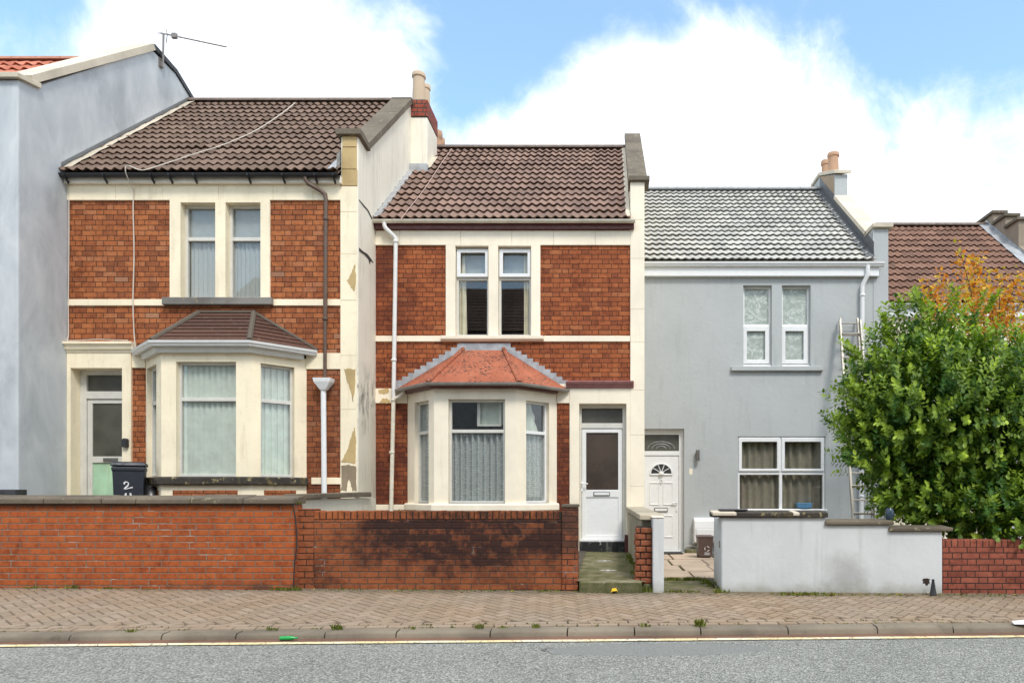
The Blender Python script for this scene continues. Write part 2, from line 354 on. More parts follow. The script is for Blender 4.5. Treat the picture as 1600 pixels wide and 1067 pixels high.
M['bin'] = plain('bin_dark_plastic', (.022, .027, .036), .45, dirt=.3, dirtcol=(.06, .06, .06))
M['brown_pl'] = plain('brown_bin_plastic', (.10, .062, .048), .5, dirt=.3, dirtcol=(.17, .13, .1))
M['grey_gutter'] = plain('grey_gutter', (.34, .32, .29), .5, var=.15, dirt=.5, dirtcol=(.08, .06, .05))
M['maroon'] = plain('maroon_gloss_paint', (.12, .035, .033), .4, var=.15, dirt=.35, dirtcol=(.2, .12, .1))
M['maroon_pale'] = plain('maroon_faded_paint', (.34, .15, .15), .5, var=.15, dirt=.4, dirtcol=(.28, .19, .17))
M['lead'] = plain('lead_flashing', (.40, .41, .42), .5, var=.2, dirt=.45, dirtcol=(.5, .51, .52), metal=.3, bump=.4)
M['terracotta'] = paint('terracotta_pot', (.50, .30, .19), dirt=(.3, .22, .15), amount=.4, streak=.3, bump=.3)
M['pot_buff'] = paint('buff_clay_pot', (.58, .44, .31), dirt=(.3, .22, .14), amount=.4, streak=.4, bump=.3)
M['alu'] = plain('ladder_aluminium', (.44, .41, .35), .45, var=.1, dirt=.4, dirtcol=(.3, .26, .2), metal=.35)
M['steel'] = plain('galvanised_steel', (.25, .22, .2), .5, metal=.5, dirt=.4, dirtcol=(.16, .09, .05))
M['light_grey'] = plain('wall_light_grey', (.17, .16, .15), .4, metal=.4)
M['cable'] = plain('old_white_cable', (.62, .55, .46), .6, dirt=.3)
M['cable_black'] = plain('black_cable', (.02, .018, .016), .6)
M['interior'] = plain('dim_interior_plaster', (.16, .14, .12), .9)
M['curtain'] = plain('cream_curtain', (.78, .72, .55), .9, dirt=.05)
M['curtain_brown'] = plain('taupe_curtain', (.30, .26, .20), .9, dirt=.1)
M['curtain_teal'] = plain('pale_green_curtain', (.58, .62, .54), .9, dirt=.1)
M['blind'] = plain('vertical_blind', (.66, .70, .62), .85, dirt=.06)
M['blind_blue'] = plain('roller_blind', (.42, .445, .45), .85, var=.05, dirt=.1)
M['green_panel'] = paint('weathered_green_panel', srgb(176, 212, 178, .95), dirt=srgb(200, 170, 90, .8), amount=1.0, streak=.6, bump=.1, var=.2)
M['slate_black'] = plain('dark_slate', (.035, .034, .036), .5, var=.3, dirt=.5, dirtcol=(.14, .12, .09))
M['mat'] = plain('door_mat_rubber', (.02, .02, .02), .9)
M['chalk'] = plain('white_brush_paint', (.78, .78, .78), .7)
M['flaky'] = paint('flaking_black_paint', (.02, .02, .02), dirt=(.6, .58, .52), amount=1.0, streak=.3, spot=.9, spotcol=(.6, .58, .5), bump=.5, rough=.6)
M['crack'] = plain('crack_void', (.05, .045, .04), .95)
M['hole_dark'] = plain('broken_brick_void', (.035, .02, .014), .95)
def nets(name, col, lace=True):
    t = NT(name); p = t.sep(t.pos())
    k = t.voro(34, t.comb(t.math('ADD', p[0], t.math('MULTIPLY', p[1], .7)), 0.0, t.math('MULTIPLY', p[2], .8)), rand=.35)
    m = t.rng(k, .25, .45)
    c = t.mix(t.math('MULTIPLY', m, 0.5 if lace else .12), col, tuple(x * .35 for x in col))
    d = t.surf(c, .9); tr = t.new('ShaderNodeBsdfTranslucent'); t.link(c, tr.inputs[0])
    mx = t.new('ShaderNodeMixShader'); mx.inputs[0].default_value = .3; t.t.links.new(d, mx.inputs[1]); t.t.links.new(tr.outputs[0], mx.inputs[2])
    return t.out(mx.outputs[0])
M['net'] = nets('lace_net_curtain', (.80, .83, .80)); M['net_plain'] = nets('plain_net_curtain', (.74, .76, .75), False)
def glass(name, tint=(.95, .96, .955), rough=.004, refl=1.0, wob=.0006):
    t = NT(name)
    nz = t.bump(t.noise(.9, 1, .4), .06, wob * 20)
    lw = t.new('ShaderNodeLayerWeight'); lw.inputs[0].default_value = .5; t.link(nz, lw.inputs['Normal'])
    fr = t.math('ADD', .05, t.math('MULTIPLY', .95, t.math('POWER', lw.outputs['Facing'], 5.0)))
    g = t.new('ShaderNodeBsdfGlossy'); g.inputs['Roughness'].default_value = rough; t.link((.95, .97, 1.0), g.inputs[0]); t.link(nz, g.inputs['Normal'])
    tr = t.new('ShaderNodeBsdfTransparent'); t.link(tint, tr.inputs[0])
    mx = t.new('ShaderNodeMixShader'); t.link(t.math('MULTIPLY', fr, refl, clamp=True), mx.inputs[0])
    t.t.links.new(tr.outputs[0], mx.inputs[1]); t.t.links.new(g.outputs[0], mx.inputs[2])
    return t.out(mx.outputs[0])
M['glass'] = glass('window_glass')
M['glass_old'] = glass('old_window_glass', (.92, .93, .92), .012, .9, .001)
def obscure(name, col):
    t = NT(name); k = t.voro(140)
    return t.out(t.surf(t.mix(t.rng(t.noise(2.0, 3), .3, .7), col, tuple(x * .55 for x in col)), .22, t.bump(k, .55, .004), spec=.6))
M['glass_obs'] = obscure('obscured_glass', (.10, .096, .075)); M['glass_obs2'] = obscure('obscured_glass_brown', (.075, .052, .038))
def film():
    t = NT('crinkled_film'); k = t.noise(3.2, 5, .6, dist=1.6); ed = t.math('ABSOLUTE', t.math('SUBTRACT', k, .5))
    c = t.mix(t.rng(ed, .0, .03, .5, 0), t.mix(t.rng(t.noise(9, 4, .6), .4, .7), srgb(176, 186, 176, .8), srgb(196, 204, 196, .85)), (.88, .9, .88))
    return t.out(t.surf(c, .35, t.bump(k, .6, .02), spec=.5))
M['film'] = film()
def tiles(name, ramp, lich=.2, lcol=(.3, .28, .24), moss=0):
    t = NT(name); uv = t.new('ShaderNodeUVMap').outputs[0]; u = t.sep(uv)
    idv = t.comb(t.math('FLOOR', t.math('DIVIDE', u[0], 2.0)), t.math('FLOOR', u[1]), 1.7)
    c = t.ramp(t.white(idv), ramp)
    c = t.mix(t.rng(t.noise(1.2, 5, .62), .35, .7, 0, .28), c, t.mix(1.0, c, (.66, .64, .64), 'MULTIPLY'))
    c = t.mix(t.math('MULTIPLY', t.rng(t.noise(16, 5, .7), .56, .72), lich), c, lcol)
    c = t.mix(t.math('MULTIPLY', t.rng(t.noise(45, 3, .6), .55, .75), .35), c, t.mix(1.0, c, (.45, .45, .45), 'MULTIPLY'))
    if moss: c = t.mix(t.math('MULTIPLY', t.rng(t.noise(4, 6, .7), .6, .75), moss), c, (.06, .06, .025))
    return t.out(t.surf(c, .8, t.bump(t.noise(80, 3), .4, .004), spec=.3))
M['tile1'] = tiles('roof_tile_brown', [(0, S(112, 92, 78)), (.5, S(124, 102, 88)), (1, S(134, 111, 96))], moss=.2)
M['tile2'] = tiles('roof_tile_red_brown', [(0, S(126, 102, 90)), (.5, S(140, 114, 100)), (1, S(152, 124, 109))], .25)
M['tile3'] = tiles('roof_tile_grey', [(0, S(186, 184, 178)), (.5, S(196, 194, 187)), (1, S(208, 205, 196))], .1, (.5, .5, .48))
M['tile4'] = tiles('roof_tile_terracotta_brown', [(0, S(120, 90, 75)), (.5, S(134, 100, 83)), (1, S(146, 111, 93))], .15)
M['tile0'] = tiles('roof_tile_orange', [(0, S(178, 106, 82)), (.5, S(196, 120, 94)), (1, S(206, 132, 106))], .1)
M['ridge3'] = plain('ridge_grey', (.30, .30, .29), .8, var=.15); M['ridge1'] = plain('ridge_brown', (.17, .125, .10), .85, var=.2, dirt=.4)
M['hip'] = paint('hip_cement', (.12, .098, .075), dirt=(.07, .06, .045), amount=.6, streak=0, bump=.5)
M['baytile'] = tiles('bay_roof_tile_brown', [(0, S(78, 56, 46)), (.5, S(92, 65, 54)), (1, S(106, 75, 62))], .25, (.5, .42, .34))
def felt():
    t = NT('red_mineral_felt'); c = t.ramp(t.noise(2.4, 4), [(.3, srgb(182, 104, 76, .72)), (.7, srgb(206, 126, 96, .75))])
    lower = t.rng(t.noise(3.0, 4, .6), .40, .56)
    c = t.mix(t.math('MULTIPLY', t.rng(t.noise(24, 4, .7), .50, .58), t.math('MULTIPLY', lower, .9)), c, (.075, .045, .035))
    c = t.mix(t.math('MULTIPLY', t.rng(t.noise(5, 6, .7), .5, .75), .5), c, (.16, .09, .06))
    c = t.mix(t.math('MULTIPLY', t.rng(t.noise(60, 2), .66, .7), .5), c, (.6, .5, .42))
    return t.out(t.surf(c, .85, t.bump(t.noise(60, 3), .5, .006), spec=.2))
M['felt'] = felt()
def road():
    t = NT('asphalt_worn'); v = t.voro(88); vc = t.sep(t.voro(88, out='Color'))
    c = t.ramp(vc[0], [(0, (.14, .143, .125)), (.4, (.27, .272, .245)), (.8, (.38, .38, .345)), (1, (.58, .57, .51))])
    c = t.mix(t.rng(t.noise(70, 3, .7), .56, .66, 0, .8), c, (.075, .076, .066))
    c = t.mix(t.rng(t.noise(.7, 5, .6), .35, .7, 0, .35), c, t.mix(1.0, c, (.66, .67, .68), 'MULTIPLY'))
    p = t.sep(t.pos())
    yk = t.math('SUBTRACT', p[1], t.math('MULTIPLY', p[0], .085))
    # smoother patch near the kerb, right of centre
    px_ = t.math('SUBTRACT', p[0], .45); py_ = t.math('SUBTRACT', yk, 5.95)
    e = t.math('ADD', t.math('POWER', t.math('DIVIDE', px_, 1.0), 2.0), t.math('POWER', t.math('DIVIDE', py_, .24), 2.0))
    e = t.math('ADD', e, t.math('MULTIPLY', t.math('SUBTRACT', t.noise(3, 4), .5), .9))
    c = t.mix(t.rng(e, .9, 1.05, .8, 0), c, t.mix(t.noise(60, 3), (.20, .205, .195), (.29, .295, .28)))
    crack = t.rng(t.math('ABSOLUTE', t.math('SUBTRACT', e, 1.02)), 0, .05, 1, 0)
    c = t.mix(t.math('MULTIPLY', t.math('MULTIPLY', crack, .7), t.rng(t.noise(2.3, 3), .45, .6)), c, (.04, .04, .038))
    return t.out(t.surf(c, .82, t.bump(v, .9, .012), spec=.3))
M['road'] = road()
M['gutterdirt'] = paint('gutter_dirt', (.17, .09, .06), dirt=(.30, .22, .16), amount=.6, streak=0, bump=.6, var=.25)
def line():
    t = NT('worn_yellow_line'); k = t.voro(7.0, feat='DISTANCE_TO_EDGE'); n = t.noise(20, 5, .7)
    c = t.mix(t.rng(t.noise(2.2, 4), .4, .65), (.80, .64, .34), (.82, .74, .54))
    w = t.math('MAXIMUM', t.rng(k, .0, .03, .9, 0), t.rng(n, .55, .68, 0, .85))
    return t.out(t.surf(t.mix(w, c, (.12, .09, .07)), .7, t.bump(k, .3, .004)))
M['line'] = line()
def paver():
    t = NT('block_paving'); a = t.new('ShaderNodeAttribute', attribute_name='tint').outputs['Color']; s_ = t.sep(a)
    c = t.ramp(s_[0], [(0, S(146, 126, 104)), (.4, S(154, 132, 109)), (.75, S(160, 138, 115)), (1, S(166, 145, 124))])
    c = t.mix(t.rng(t.noise(1.0, 5, .6), .35, .7, 0, .4), c, (.30, .26, .21))
    c = t.mix(t.rng(t.noise(40, 4, .7), .5, .8, 0, .5), c, t.mix(1.0, c, (.5, .5, .5), 'MULTIPLY'))
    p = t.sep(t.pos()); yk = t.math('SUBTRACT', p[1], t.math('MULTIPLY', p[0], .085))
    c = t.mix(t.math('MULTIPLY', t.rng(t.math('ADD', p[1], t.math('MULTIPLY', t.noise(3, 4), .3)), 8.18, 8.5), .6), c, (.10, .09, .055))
    return t.out(t.surf(c, .85, t.bump(t.noise(110, 3), .35, .004), spec=.25))
M['paver'] = paver()
M['joint'] = plain('paving_joint_sand', (.032, .027, .02), .95, var=.3, dirt=.4, dirtcol=(.05, .06, .02))
M['kerb'] = paint('kerb_stone', (.21, .175, .13), dirt=(.055, .048, .03), amount=1.0, streak=.0, bump=.7, var=.22, bscale=.008)
M['flag'] = paint('paving_flag', (.46, .36, .27), dirt=(.2, .16, .1), amount=.5, streak=0, bump=.4, var=.15)
M['soil'] = plain('garden_soil', (.07, .055, .04), .95, var=.3, scale=4); M['ground'] = plain('earth_ground', (.09, .085, .06), .95, var=.3, scale=.5)
M['moss'] = plain('moss', (.06, .085, .018), .95, var=.4, scale=20, bump=.5)
def leafmat(name, trans=.35, rough=.35):
    t = NT(name); a = t.new('ShaderNodeAttribute', attribute_name='tint').outputs['Color']
    d = t.surf(a, rough, spec=.45); tr = t.new('ShaderNodeBsdfTranslucent'); t.link(t.mix(1.0, a, (1.2, 1.25, .5), 'MULTIPLY'), tr.inputs[0])
    mx = t.new('ShaderNodeMixShader'); mx.inputs[0].default_value = trans; t.t.links.new(d, mx.inputs[1]); t.t.links.new(tr.outputs[0], mx.inputs[2])
    return t.out(mx.outputs[0])
M['leaf'] = leafmat('glossy_leaf', .35, .48); M['leaf_autumn'] = leafmat('autumn_leaf', .4, .6); M['weed'] = leafmat('weed_leaf', .3, .6)
M['bark'] = paint('bark', (.10, .075, .05), dirt=(.05, .045, .02), amount=.5, bump=.8, var=.2)
M['bottle'] = plain('green_bottle_glass', (.02, .35, .08), .15, dirt=.05); M['paper'] = plain('white_paper', (.75, .75, .78), .8, dirt=.05)
M['yellow'] = plain('yellow_leaf', (.78, .48, .02), .6, dirt=.1); M['bluepot'] = plain('blue_glazed_pot', (.035, .06, .085), .2, dirt=.2)
M['bag'] = plain('black_bag', (.012, .012, .013), .3); M['tilemark'] = plain('white_floor_tile', (.62, .60, .54), .6, dirt=.4)
# ------------------------------------------------------------------ builders shared by the houses
def grid_holes(a0, a1, c0, c1, fw, vb, hb, bar):
    xs = [a0 + fw] + [q for b in sorted(vb) for q in (b - bar / 2, b + bar / 2)] + [a1 - fw]
    zs = [c0 + fw] + [q for b in sorted(hb) for q in (b - bar / 2, b + bar / 2)] + [c1 - fw]
    return [(xs[i], xs[i + 1], zs[j], zs[j + 1]) for i in range(0, len(xs), 2) for j in range(0, len(zs), 2)]
def curtain(parent, T, a0, a1, c0, c1, b, mat, fold=.09, amp=.018, name='curtain', flare=0, n=None):
    n = n or max(10, int((a1 - a0) / .014)); m = 6; vs = []; fs = []; ph = random.random() * 6
    for j in range(m + 1):
        c = c0 + (c1 - c0) * j / m
        for i in range(n + 1):
            q = i / n; a = a0 + (a1 - a0) * (q if not flare else q * (1 - flare * j / m))
            w = math.sin(2 * math.pi * (a - a0) / fold + ph + 1.1 * math.sin(5 * q)) + .4 * math.sin(2 * math.pi * q * 2.3 + ph)
            vs.append(T(a, b + amp * w, c))
    for j in range(m):
        for i in range(n): k = j * (n + 1) + i; fs.append((k, k + 1, k + n + 2, k + n + 1))
    mb = MB(); mb.add(vs, fs); return mb.build(name, mat, parent, smooth=True, recalc=False)
def blinds(parent, T, a0, a1, c0, c1, b, mat, w=.085):
    mb = MB(); n = int((a1 - a0) / w); k = 0; row0 = []; row1 = []
    vs = []; fs = []
    for i in range(n):
        a = a0 + i * (a1 - a0) / n; e = (a1 - a0) / n
        for (aa, bb) in ((a, b), (a + e * .5, b + .008), (a + e * .96, b + .03), (a + e, b + .004)): vs += [T(aa, bb, c0), T(aa, bb, c1)]
    for i in range(len(vs) // 2 - 1): fs.append((2 * i, 2 * i + 2, 2 * i + 3, 2 * i + 1))
    mb.add(vs, fs); return mb.build('blind', mat, parent, recalc=False)
def window(parent, T, a0, a1, c0, c1, b, fw=.04, fd=.06, vb=(), hb=(), bar=.05, mat=None, gm=None, name='window', bevel=.005):
    w = MB().panel(T, a0, a1, c0, c1, b, b + fd, grid_holes(a0, a1, c0, c1, fw, vb, hb, bar)).build(name, mat or M['upvc'], parent, bevel=bevel)
    MB().box(a0 + fw * .5, a1 - fw * .5, b + fd * .55, b + fd * .55 + .006, c0 + fw * .5, c1 - fw * .5, T).build('pane', gm or M['glass'], w if parent.parent is None else parent)
    return w
def roof_tiles(parent, x0, x1, ye, ze, yr, zr, mat, n, period=.15, amp=.036, name='roof', label=None, lip=1.0):
    L = math.hypot(yr - ye, zr - ze); dy, dz = (yr - ye) / L, (zr - ze) / L; ny, nz = -dz, dy
    nc = int(round((x1 - x0) / period * 8)); mb = MB(); vs = []; fs = []; uvs = []
    prof = []
    for i in range(nc + 1):
        t = (x0 + (x1 - x0) * i / nc) / period
        prof.append(amp * (.5 + .5 * math.cos(2 * math.pi * t)) ** 1.25)
    W = nc + 1
    for k in range(n):
        s0 = L * k / n; s1 = L * (k + 1) / n
        jit = random.uniform(-.005, .005)
        rows = [(s0 + .075, .002), (s0 + .002, .034 * lip), (s0 - .004, .034 * lip + .016), (s0 + (s1 - s0) * .5, .030), (min(L, s1 + .065), .006)]
        base = len(vs)
        for ri, (s_, o) in enumerate(rows):
            for i in range(W):
                x = x0 + (x1 - x0) * i / nc; tj = math.floor((x / period) / 2)
                h_ = .010 * mnoise.noise((tj * 3.7, k * 5.1, 1)) if ri in (1, 2) else 0
                oo = o + prof[i] + h_ + jit
                vs.append((x, ye + dy * s_ + ny * oo, ze + dz * s_ + nz * oo))
        for ri in range(len(rows) - 1):
            for i in range(nc):
                a = base + ri * W + i; fs.append((a, a + 1, a + W + 1, a + W)); u = (x0 + (x1 - x0) * (i + .5) / nc) / period + 200
                uvs.append((u, k + .5))
    o0 = mb.add(vs, fs)
    for i, u in enumerate(uvs): mb.uv[i] = u
    # sarking board and rear slope close the roof
    back = yr + (yr - ye)
    mb.add([(x0, ye, ze - .02), (x1, ye, ze - .02), (x1, yr, zr - .02), (x0, yr, zr - .02), (x1, back, ze - .02), (x0, back, ze - .02)], [(0, 1, 2, 3), (3, 2, 4, 5)])
    return mb.build(name, mat, parent, smooth=True, recalc=False, label=label)
def ridge_tiles(parent, x0, x1, y, z, mat, w=.13, seg=.45):
    mb = MB(); n = max(1, int((x1 - x0) / seg)); prof = [(math.cos(a) * w, math.sin(a) * w * .75) for a in [math.pi * k / 8 for k in range(9)]]
    vs = []; fs = []
    st = []
    for i in range(n):
        a = x0 + (x1 - x0) * i / n; b = x0 + (x1 - x0) * (i + 1) / n
        st += [(a, 1.0), (b - .014, 1.0), (b - .012, .93), (b, .93)]
    for x, k in st:
        for p, q in prof: vs.append((x, y + p * k, z - .045 + q * k))
    for i in range(len(st) - 1):
        for k in range(8): a = i * 9 + k; fs.append((a, a + 1, a + 10, a + 9))
    mb.add(vs, fs); return mb.build('ridge', mat, parent, smooth=True)
def half_round(r, t=.006, n=9):
    o = [(-math.cos(math.pi * k / (n - 1)) * r + r, -math.sin(math.pi * k / (n - 1)) * r) for k in range(n)]
    i = [(-math.cos(math.pi * k / (n - 1)) * (r - t) + r, -math.sin(math.pi * k / (n - 1)) * (r - t) + .002) for k in range(n - 1, -1, -1)]
    return o + i
def pipe(parent, pts, r, mat, name='downpipe', n=10, clips=(), wall=None):
    mb = MB().tube(pts, r, n); o = mb.build(name, mat, parent, smooth=True)
    for (x, y, z) in clips:
        MB().lathe((x, y, z - .02), [(r + .008, 0), (r + .012, .005), (r + .012, .035), (r + .008, .04)], 12).build('clip', mat, o, smooth=True)
    return o
def flat_box(name, mat, parent, x0, x1, y0, y1, z0, z1, bevel=.006, **kw): return MB().box(x0, x1, y0, y1, z0, z1).build(name, mat, parent, bevel=bevel, **kw)
def coping_slope(parent, x0, x1, ya, za, yb, zb, mat, th=.09, seg=.62, name='coping'):
    L = math.hypot(yb - ya, zb - za); n = max(1, int(round(L / seg))); mb = MB(); dy, dz = (yb - ya) / L, (zb - za) / L; ny, nz = -dz, dy
    poly = []
    pts = []
    for i in range(n):
        s0, s1 = L * i / n, L * (i + 1) / n
        pts += [(s0, 0), (s1 - .012, 0)] + ([(s1 - .009, -.012), (s1 - .003, -.012)] if i < n - 1 else [(s1, 0)])
    top = [(ya + dy * s + ny * (th + o), za + dz * s + nz * (th + o)) for s, o in pts]
    bot = [(ya, za), (yb, zb)]
    mb.prism(x0, x1, [bot[0]] + top + [bot[1]]); return mb.build(name, mat, parent, bevel=.004)
def chimney_pot(parent, x, y, z0, z1, r, mat):
    h = z1 - z0
    MB().lathe((x, y, z0), [(r * 1.12, 0), (r * 1.08, h * .12), (r * .95, h * .8), (r * .95, h * .86), (r * 1.12, h * .88), (r * 1.14, h * .96), (r * 1.04, h), (r * .8, h), (r * .78, h * .7)], 20).build('chimney_pot', mat, parent, smooth=True)
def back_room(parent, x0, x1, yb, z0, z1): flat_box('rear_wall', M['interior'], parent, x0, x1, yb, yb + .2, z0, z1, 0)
def course_roof(mb, e0, e1, t0, t1, n, lip=.014):
    e0, e1, t0, t1 = map(Vector, (e0, e1, t0, t1)); nrm = (e1 - e0).cross(t0 - e0).normalized()
    if nrm.z < 0: nrm = -nrm
    for k in range(n):
        a, b = k / n, (k + 1) / n; q = [e0.lerp(t0, a), e1.lerp(t1, a), e1.lerp(t1, b), e0.lerp(t0, b)]
        vs = [q[0], q[1], q[0] + nrm * lip, q[1] + nrm * lip, q[2] + nrm * .001, q[3] + nrm * .001]
        o = len(mb.f); mb.add(vs, [(0, 1, 3, 2), (2, 3, 4, 5)])
        for i in range(o, len(mb.f)): mb.uv[i] = (k * 7.0 + 1, k + .5)
# ================================================================== GROUND
g = MB(); g.add([(-400, -300, -.7), (400, -300, -.7), (400, 500, -.7), (-400, 500, -.7)], [(0, 1, 2, 3)]); g.build('ground', M['ground'], kind='structure')
def strip(name, mat, f0, f1, zf, x0=-40, x1=40, n=80, kind='structure', label=None):
    mb = MB(); vs = []
    for i in range(n + 1):
        x = x0 + (x1 - x0) * i / n; vs += [(x, f0(x), zf(x, f0(x))), (x, f1(x), zf(x, f1(x)))]
    mb.add(vs, [(2 * i, 2 * i + 2, 2 * i + 3, 2 * i + 1) for i in range(n)]); return mb.build(name, mat, kind=kind)
strip('road', M['road'], lambda x: -3.0 + .085 * x, lambda x: ykerb(x) + .05, lambda x, y: zroad(x))
strip('gutter_strip', M['gutterdirt'], lambda x: ykerb(x) - .17 - .02 * mnoise.noise((x * 1.5, 3, 0)), lambda x: ykerb(x) + .03, lambda x, y: zroad(x) + .004, -16, 16, 160)
strip('yellow_line', M['line'], lambda x: ykerb(x) - .235 + .008 * mnoise.noise((x * 2.3, 0, 0)), lambda x: ykerb(x) - .15 + .008 * mnoise.noise((x * 2.1, 9, 0)), lambda x, y: zroad(x) + .009, -16, 16, 200)
strip('pavement_bed', M['joint'], lambda x: ykerb(x) + .05, lambda x: 8.62, lambda x, y: zpave(x, y) - .016, -40, 40, 80)
# kerb stones
kb = MB(); x = -17.0
while x < 17:
    w = random.choice((.72, .78, .86, .9, .64)); x1 = x + w - .012; jz = random.uniform(-.006, .006)
    cs = []
    for (xx, yy, s) in ((x, 0, 0), (x1, 0, 0), (x1, .14, 1), (x, .14, 1)):
        y = ykerb(xx) + yy; cs.append((xx, y, zpave(xx, y) + jz))
    n = 6; vs = []; fs = []
    for i in range(n + 1):
        q = i / n; xx = x + (x1 - x) * q; y0 = ykerb(xx); wob = .006 * mnoise.noise((xx * 5, 1, 2)); zt = zpave(xx, y0) + jz + wob
        en = .006 if i in (0, n) else 0
        vs += [(xx, y0 - .004 + .004 * mnoise.noise((xx * 7, 5, 1)), zroad(xx) - .1), (xx, y0 + .002 + en, zt - .028), (xx, y0 + .016 + en, zt - .008 - en), (xx, y0 + .036, zt - en), (xx, y0 + .145, zpave(xx, y0 + .145) + jz - en), (xx, y0 + .145, zroad(xx) - .1)]
    for i in range(n):
        for k in range(5): a = i * 6 + k; fs.append((a, a + 6, a + 7, a + 1))
    fs += [[0, 1, 2, 3, 4, 5], [n * 6 + k for k in (5, 4, 3, 2, 1, 0)]]
    kb.add(vs, fs); x += w
kb.build('kerb', M['kerb'], kind='structure', smooth=True)
# block paving: 45 degree herringbone with a stretcher course by the kerb
pv = MB()
def paver_block(cx, cy, ca, sa, l, w):
    e = random.uniform(.0, .0035); vs = []; tz = [random.uniform(-.0015, .0015) for _ in range(4)]
    pts = [(-l / 2, -w / 2), (l / 2, -w / 2), (l / 2, w / 2), (-l / 2, w / 2)]
    for q, (a, b) in enumerate(pts):
        x = cx + a * ca - b * sa; y = cy + a * sa + b * ca; vs.append((x, y, zpave(x, y) - .02))
    for q, (a, b) in enumerate(pts):
        a2, b2 = a * (1 - .006 / l * 2), b * (1 - .006 / w * 2); x = cx + a2 * ca - b2 * sa; y = cy + a2 * sa + b2 * ca; vs.append((x, y, zpave(x, y) + e + tz[q]))
    r = random.random(); pv.add(vs, [(4, 5, 6, 7), (0, 1, 5, 4), (1, 2, 6, 5), (2, 3, 7, 6), (3, 0, 4, 7)], col=(r, r, r))
U = .1; ang = R(45 + 5); ca, sa = math.cos(ang), math.sin(ang)
for i in range(-170, 171):
    for j in range(-170, 171):
        m = (i - j) % 4
        if m not in (0, 3): continue
        aa, bb = (i + 1.0, j + .5) if m == 0 else (i + .5, j + 1.0)
        gx, gy = aa * U, bb * U; cx = gx * ca - gy * sa; cy = 7.2 + gx * sa + gy * ca
        if not (-15 < cx < 15) or cy < ykerb(cx) + .36 or cy > 8.62: continue
        c_, s_ = (ca, sa) if m == 0 else (-sa, ca)
        paver_block(cx, cy, c_, s_, .2 - .009, .1 - .009)
a5 = math.atan(.085)
x = -15.0
while x < 15:
    y = ykerb(x) + .147 + .055; paver_block(x, y, math.cos(a5), math.sin(a5), .194, .094)
    y = ykerb(x + .1) + .147 + .055 + .1; paver_block(x + .1, y, math.cos(a5), math.sin(a5), .194, .094)
    x += .2
pv.build('pavement', M['paver'], kind='structure', recalc=False)
# gardens
def plot(name, mat, x0, x1, y0, y1, z, z2=None):
    mb = MB(); z2 = z if z2 is None else z2
    mb.add([(x0, y0, z), (x1, y0, z), (x1, y1, z2), (x0, y1, z2)], [(0, 1, 2, 3)]); return mb.build(name, mat, kind='structure')
plot('garden_ground', M['soil'], -16, -3.9, 8.5, 11.2, .82)
plot('garden_ground', M['soil'], -3.85, -.38, 8.5, 12.0, .42)
plot('garden_ground', M['soil'], 1.35, 16, 8.6, 15.2, .24)
# ================================================================== HOUSE 0 : blue-grey gable
h0 = thing('terraced_house', 'tall end house with blue grey rendered gable and orange tiles at the left edge', 'house', (-10.5, D0, 0))
zf0 = pz(125, D0)
MB().prism(XA - .32, XA, [(D0, -.3), (D0, zf0), (10.44, pz(134, 10.44)), (13.0, 9.86), (13.08, 9.86), (13.72, 9.84), (14.28, 9.62), (14.6, 9.1), (15.4, 8.9), (16.4, 7.6), (16.4, -.3)]).build('gable_wall', M['blue'], h0, bevel=.02)
MB().panel(FT(D0 + .045), -13.6, XA - .32, -.3, 7.0, 0, .3, [(-12.6, -10.6, 1.55, 3.4)]).build('front_wall', M['blue'], h0)
wd = window(h0, FT(D0 + .15), -12.6, -10.6, 1.55, 3.4, 0, vb=(-11.6,), hb=(2.8,))
flat_box('sill', M['slate_black'], h0, -12.8, px(26, D0 - .1), D0 - .12, D0 + .08, pz(774, D0 - .1), pz(764.5, D0 - .1))
MB().prism(-13.6, XA + .05, [(D0 - .07, zf0), (D0 - .07, zf0 + .075), (10.42, pz(139, 10.42) + .08), (10.42, pz(139, 10.42))]).build('kneeler', M['stone_pale'], h0, bevel=.008)
coping_slope(h0, XA - .36, XA + .045, 10.3, pz(137, 10.4), 13.06, 9.88, M['stone_pale'], .11, .6)
MB().prism(XA - .33, XA + .03, [(13.06, 9.9), (13.06, 10.0), (13.74, 9.93), (14.32, 9.68), (14.64, 9.14), (14.6, 9.08), (14.28, 9.6), (13.72, 9.84)]).build('barge_trim', M['slate_black'], h0, bevel=.005)
roof_tiles(h0, -13.6, XA - .3, D0 + .1, 7.05, 13.05, 9.62, M['tile0'], 9, period=.22, amp=.045)
ridge_tiles(h0, -13.6, XA - .3, 13.05, 9.68, plain('ridge_orange', (.42, .19, .12), .85))
back_room(h0, -13.6, XA - .3, 16.0, -.3, 7.0)
# ================================================================== HOUSE 1 : orange brick
X1 = lambda u: px(u, D1); Z1 = lambda v: pz(v, D1); T1 = FT(D1)
h1 = thing('terraced_house', 'orange brick house with cream window surrounds and brown tiled bay roof', 'house', (-6.3, D1, 0))
xr1 = X1(533)
MB().panel(T1, XA, xr1, -.2, Z1(288), .0, .22, [(X1(267), X1(423), Z1(466), Z1(314)), (XA, X1(207), -.2, Z1(550)), (X1(228), X1(479), -.2, Z1(549))]).build('front_wall', M['brick1'], h1)
def courses(name, mat, parent, cuts, y0, y1, lo, hi, horiz=True, gap=.0016):
    for a, b in zip(cuts[:-1], cuts[1:]):
        j = random.uniform(-.002, .002)
        if horiz: MB().box(a + gap, b - gap, y0 + j, y1, lo, hi).build(name, mat, parent, bevel=.005)
        else: MB().box(lo, hi, y0 + j, y1, a + gap, b - gap).build(name, mat, parent, bevel=.005)
courses('frieze_stone', M['cream1'], h1, [XA] + [X1(u) for u in (182, 256, 343, 428, 490)] + [xr1], D1 - .03, D1 + .05, Z1(314), Z1(290))
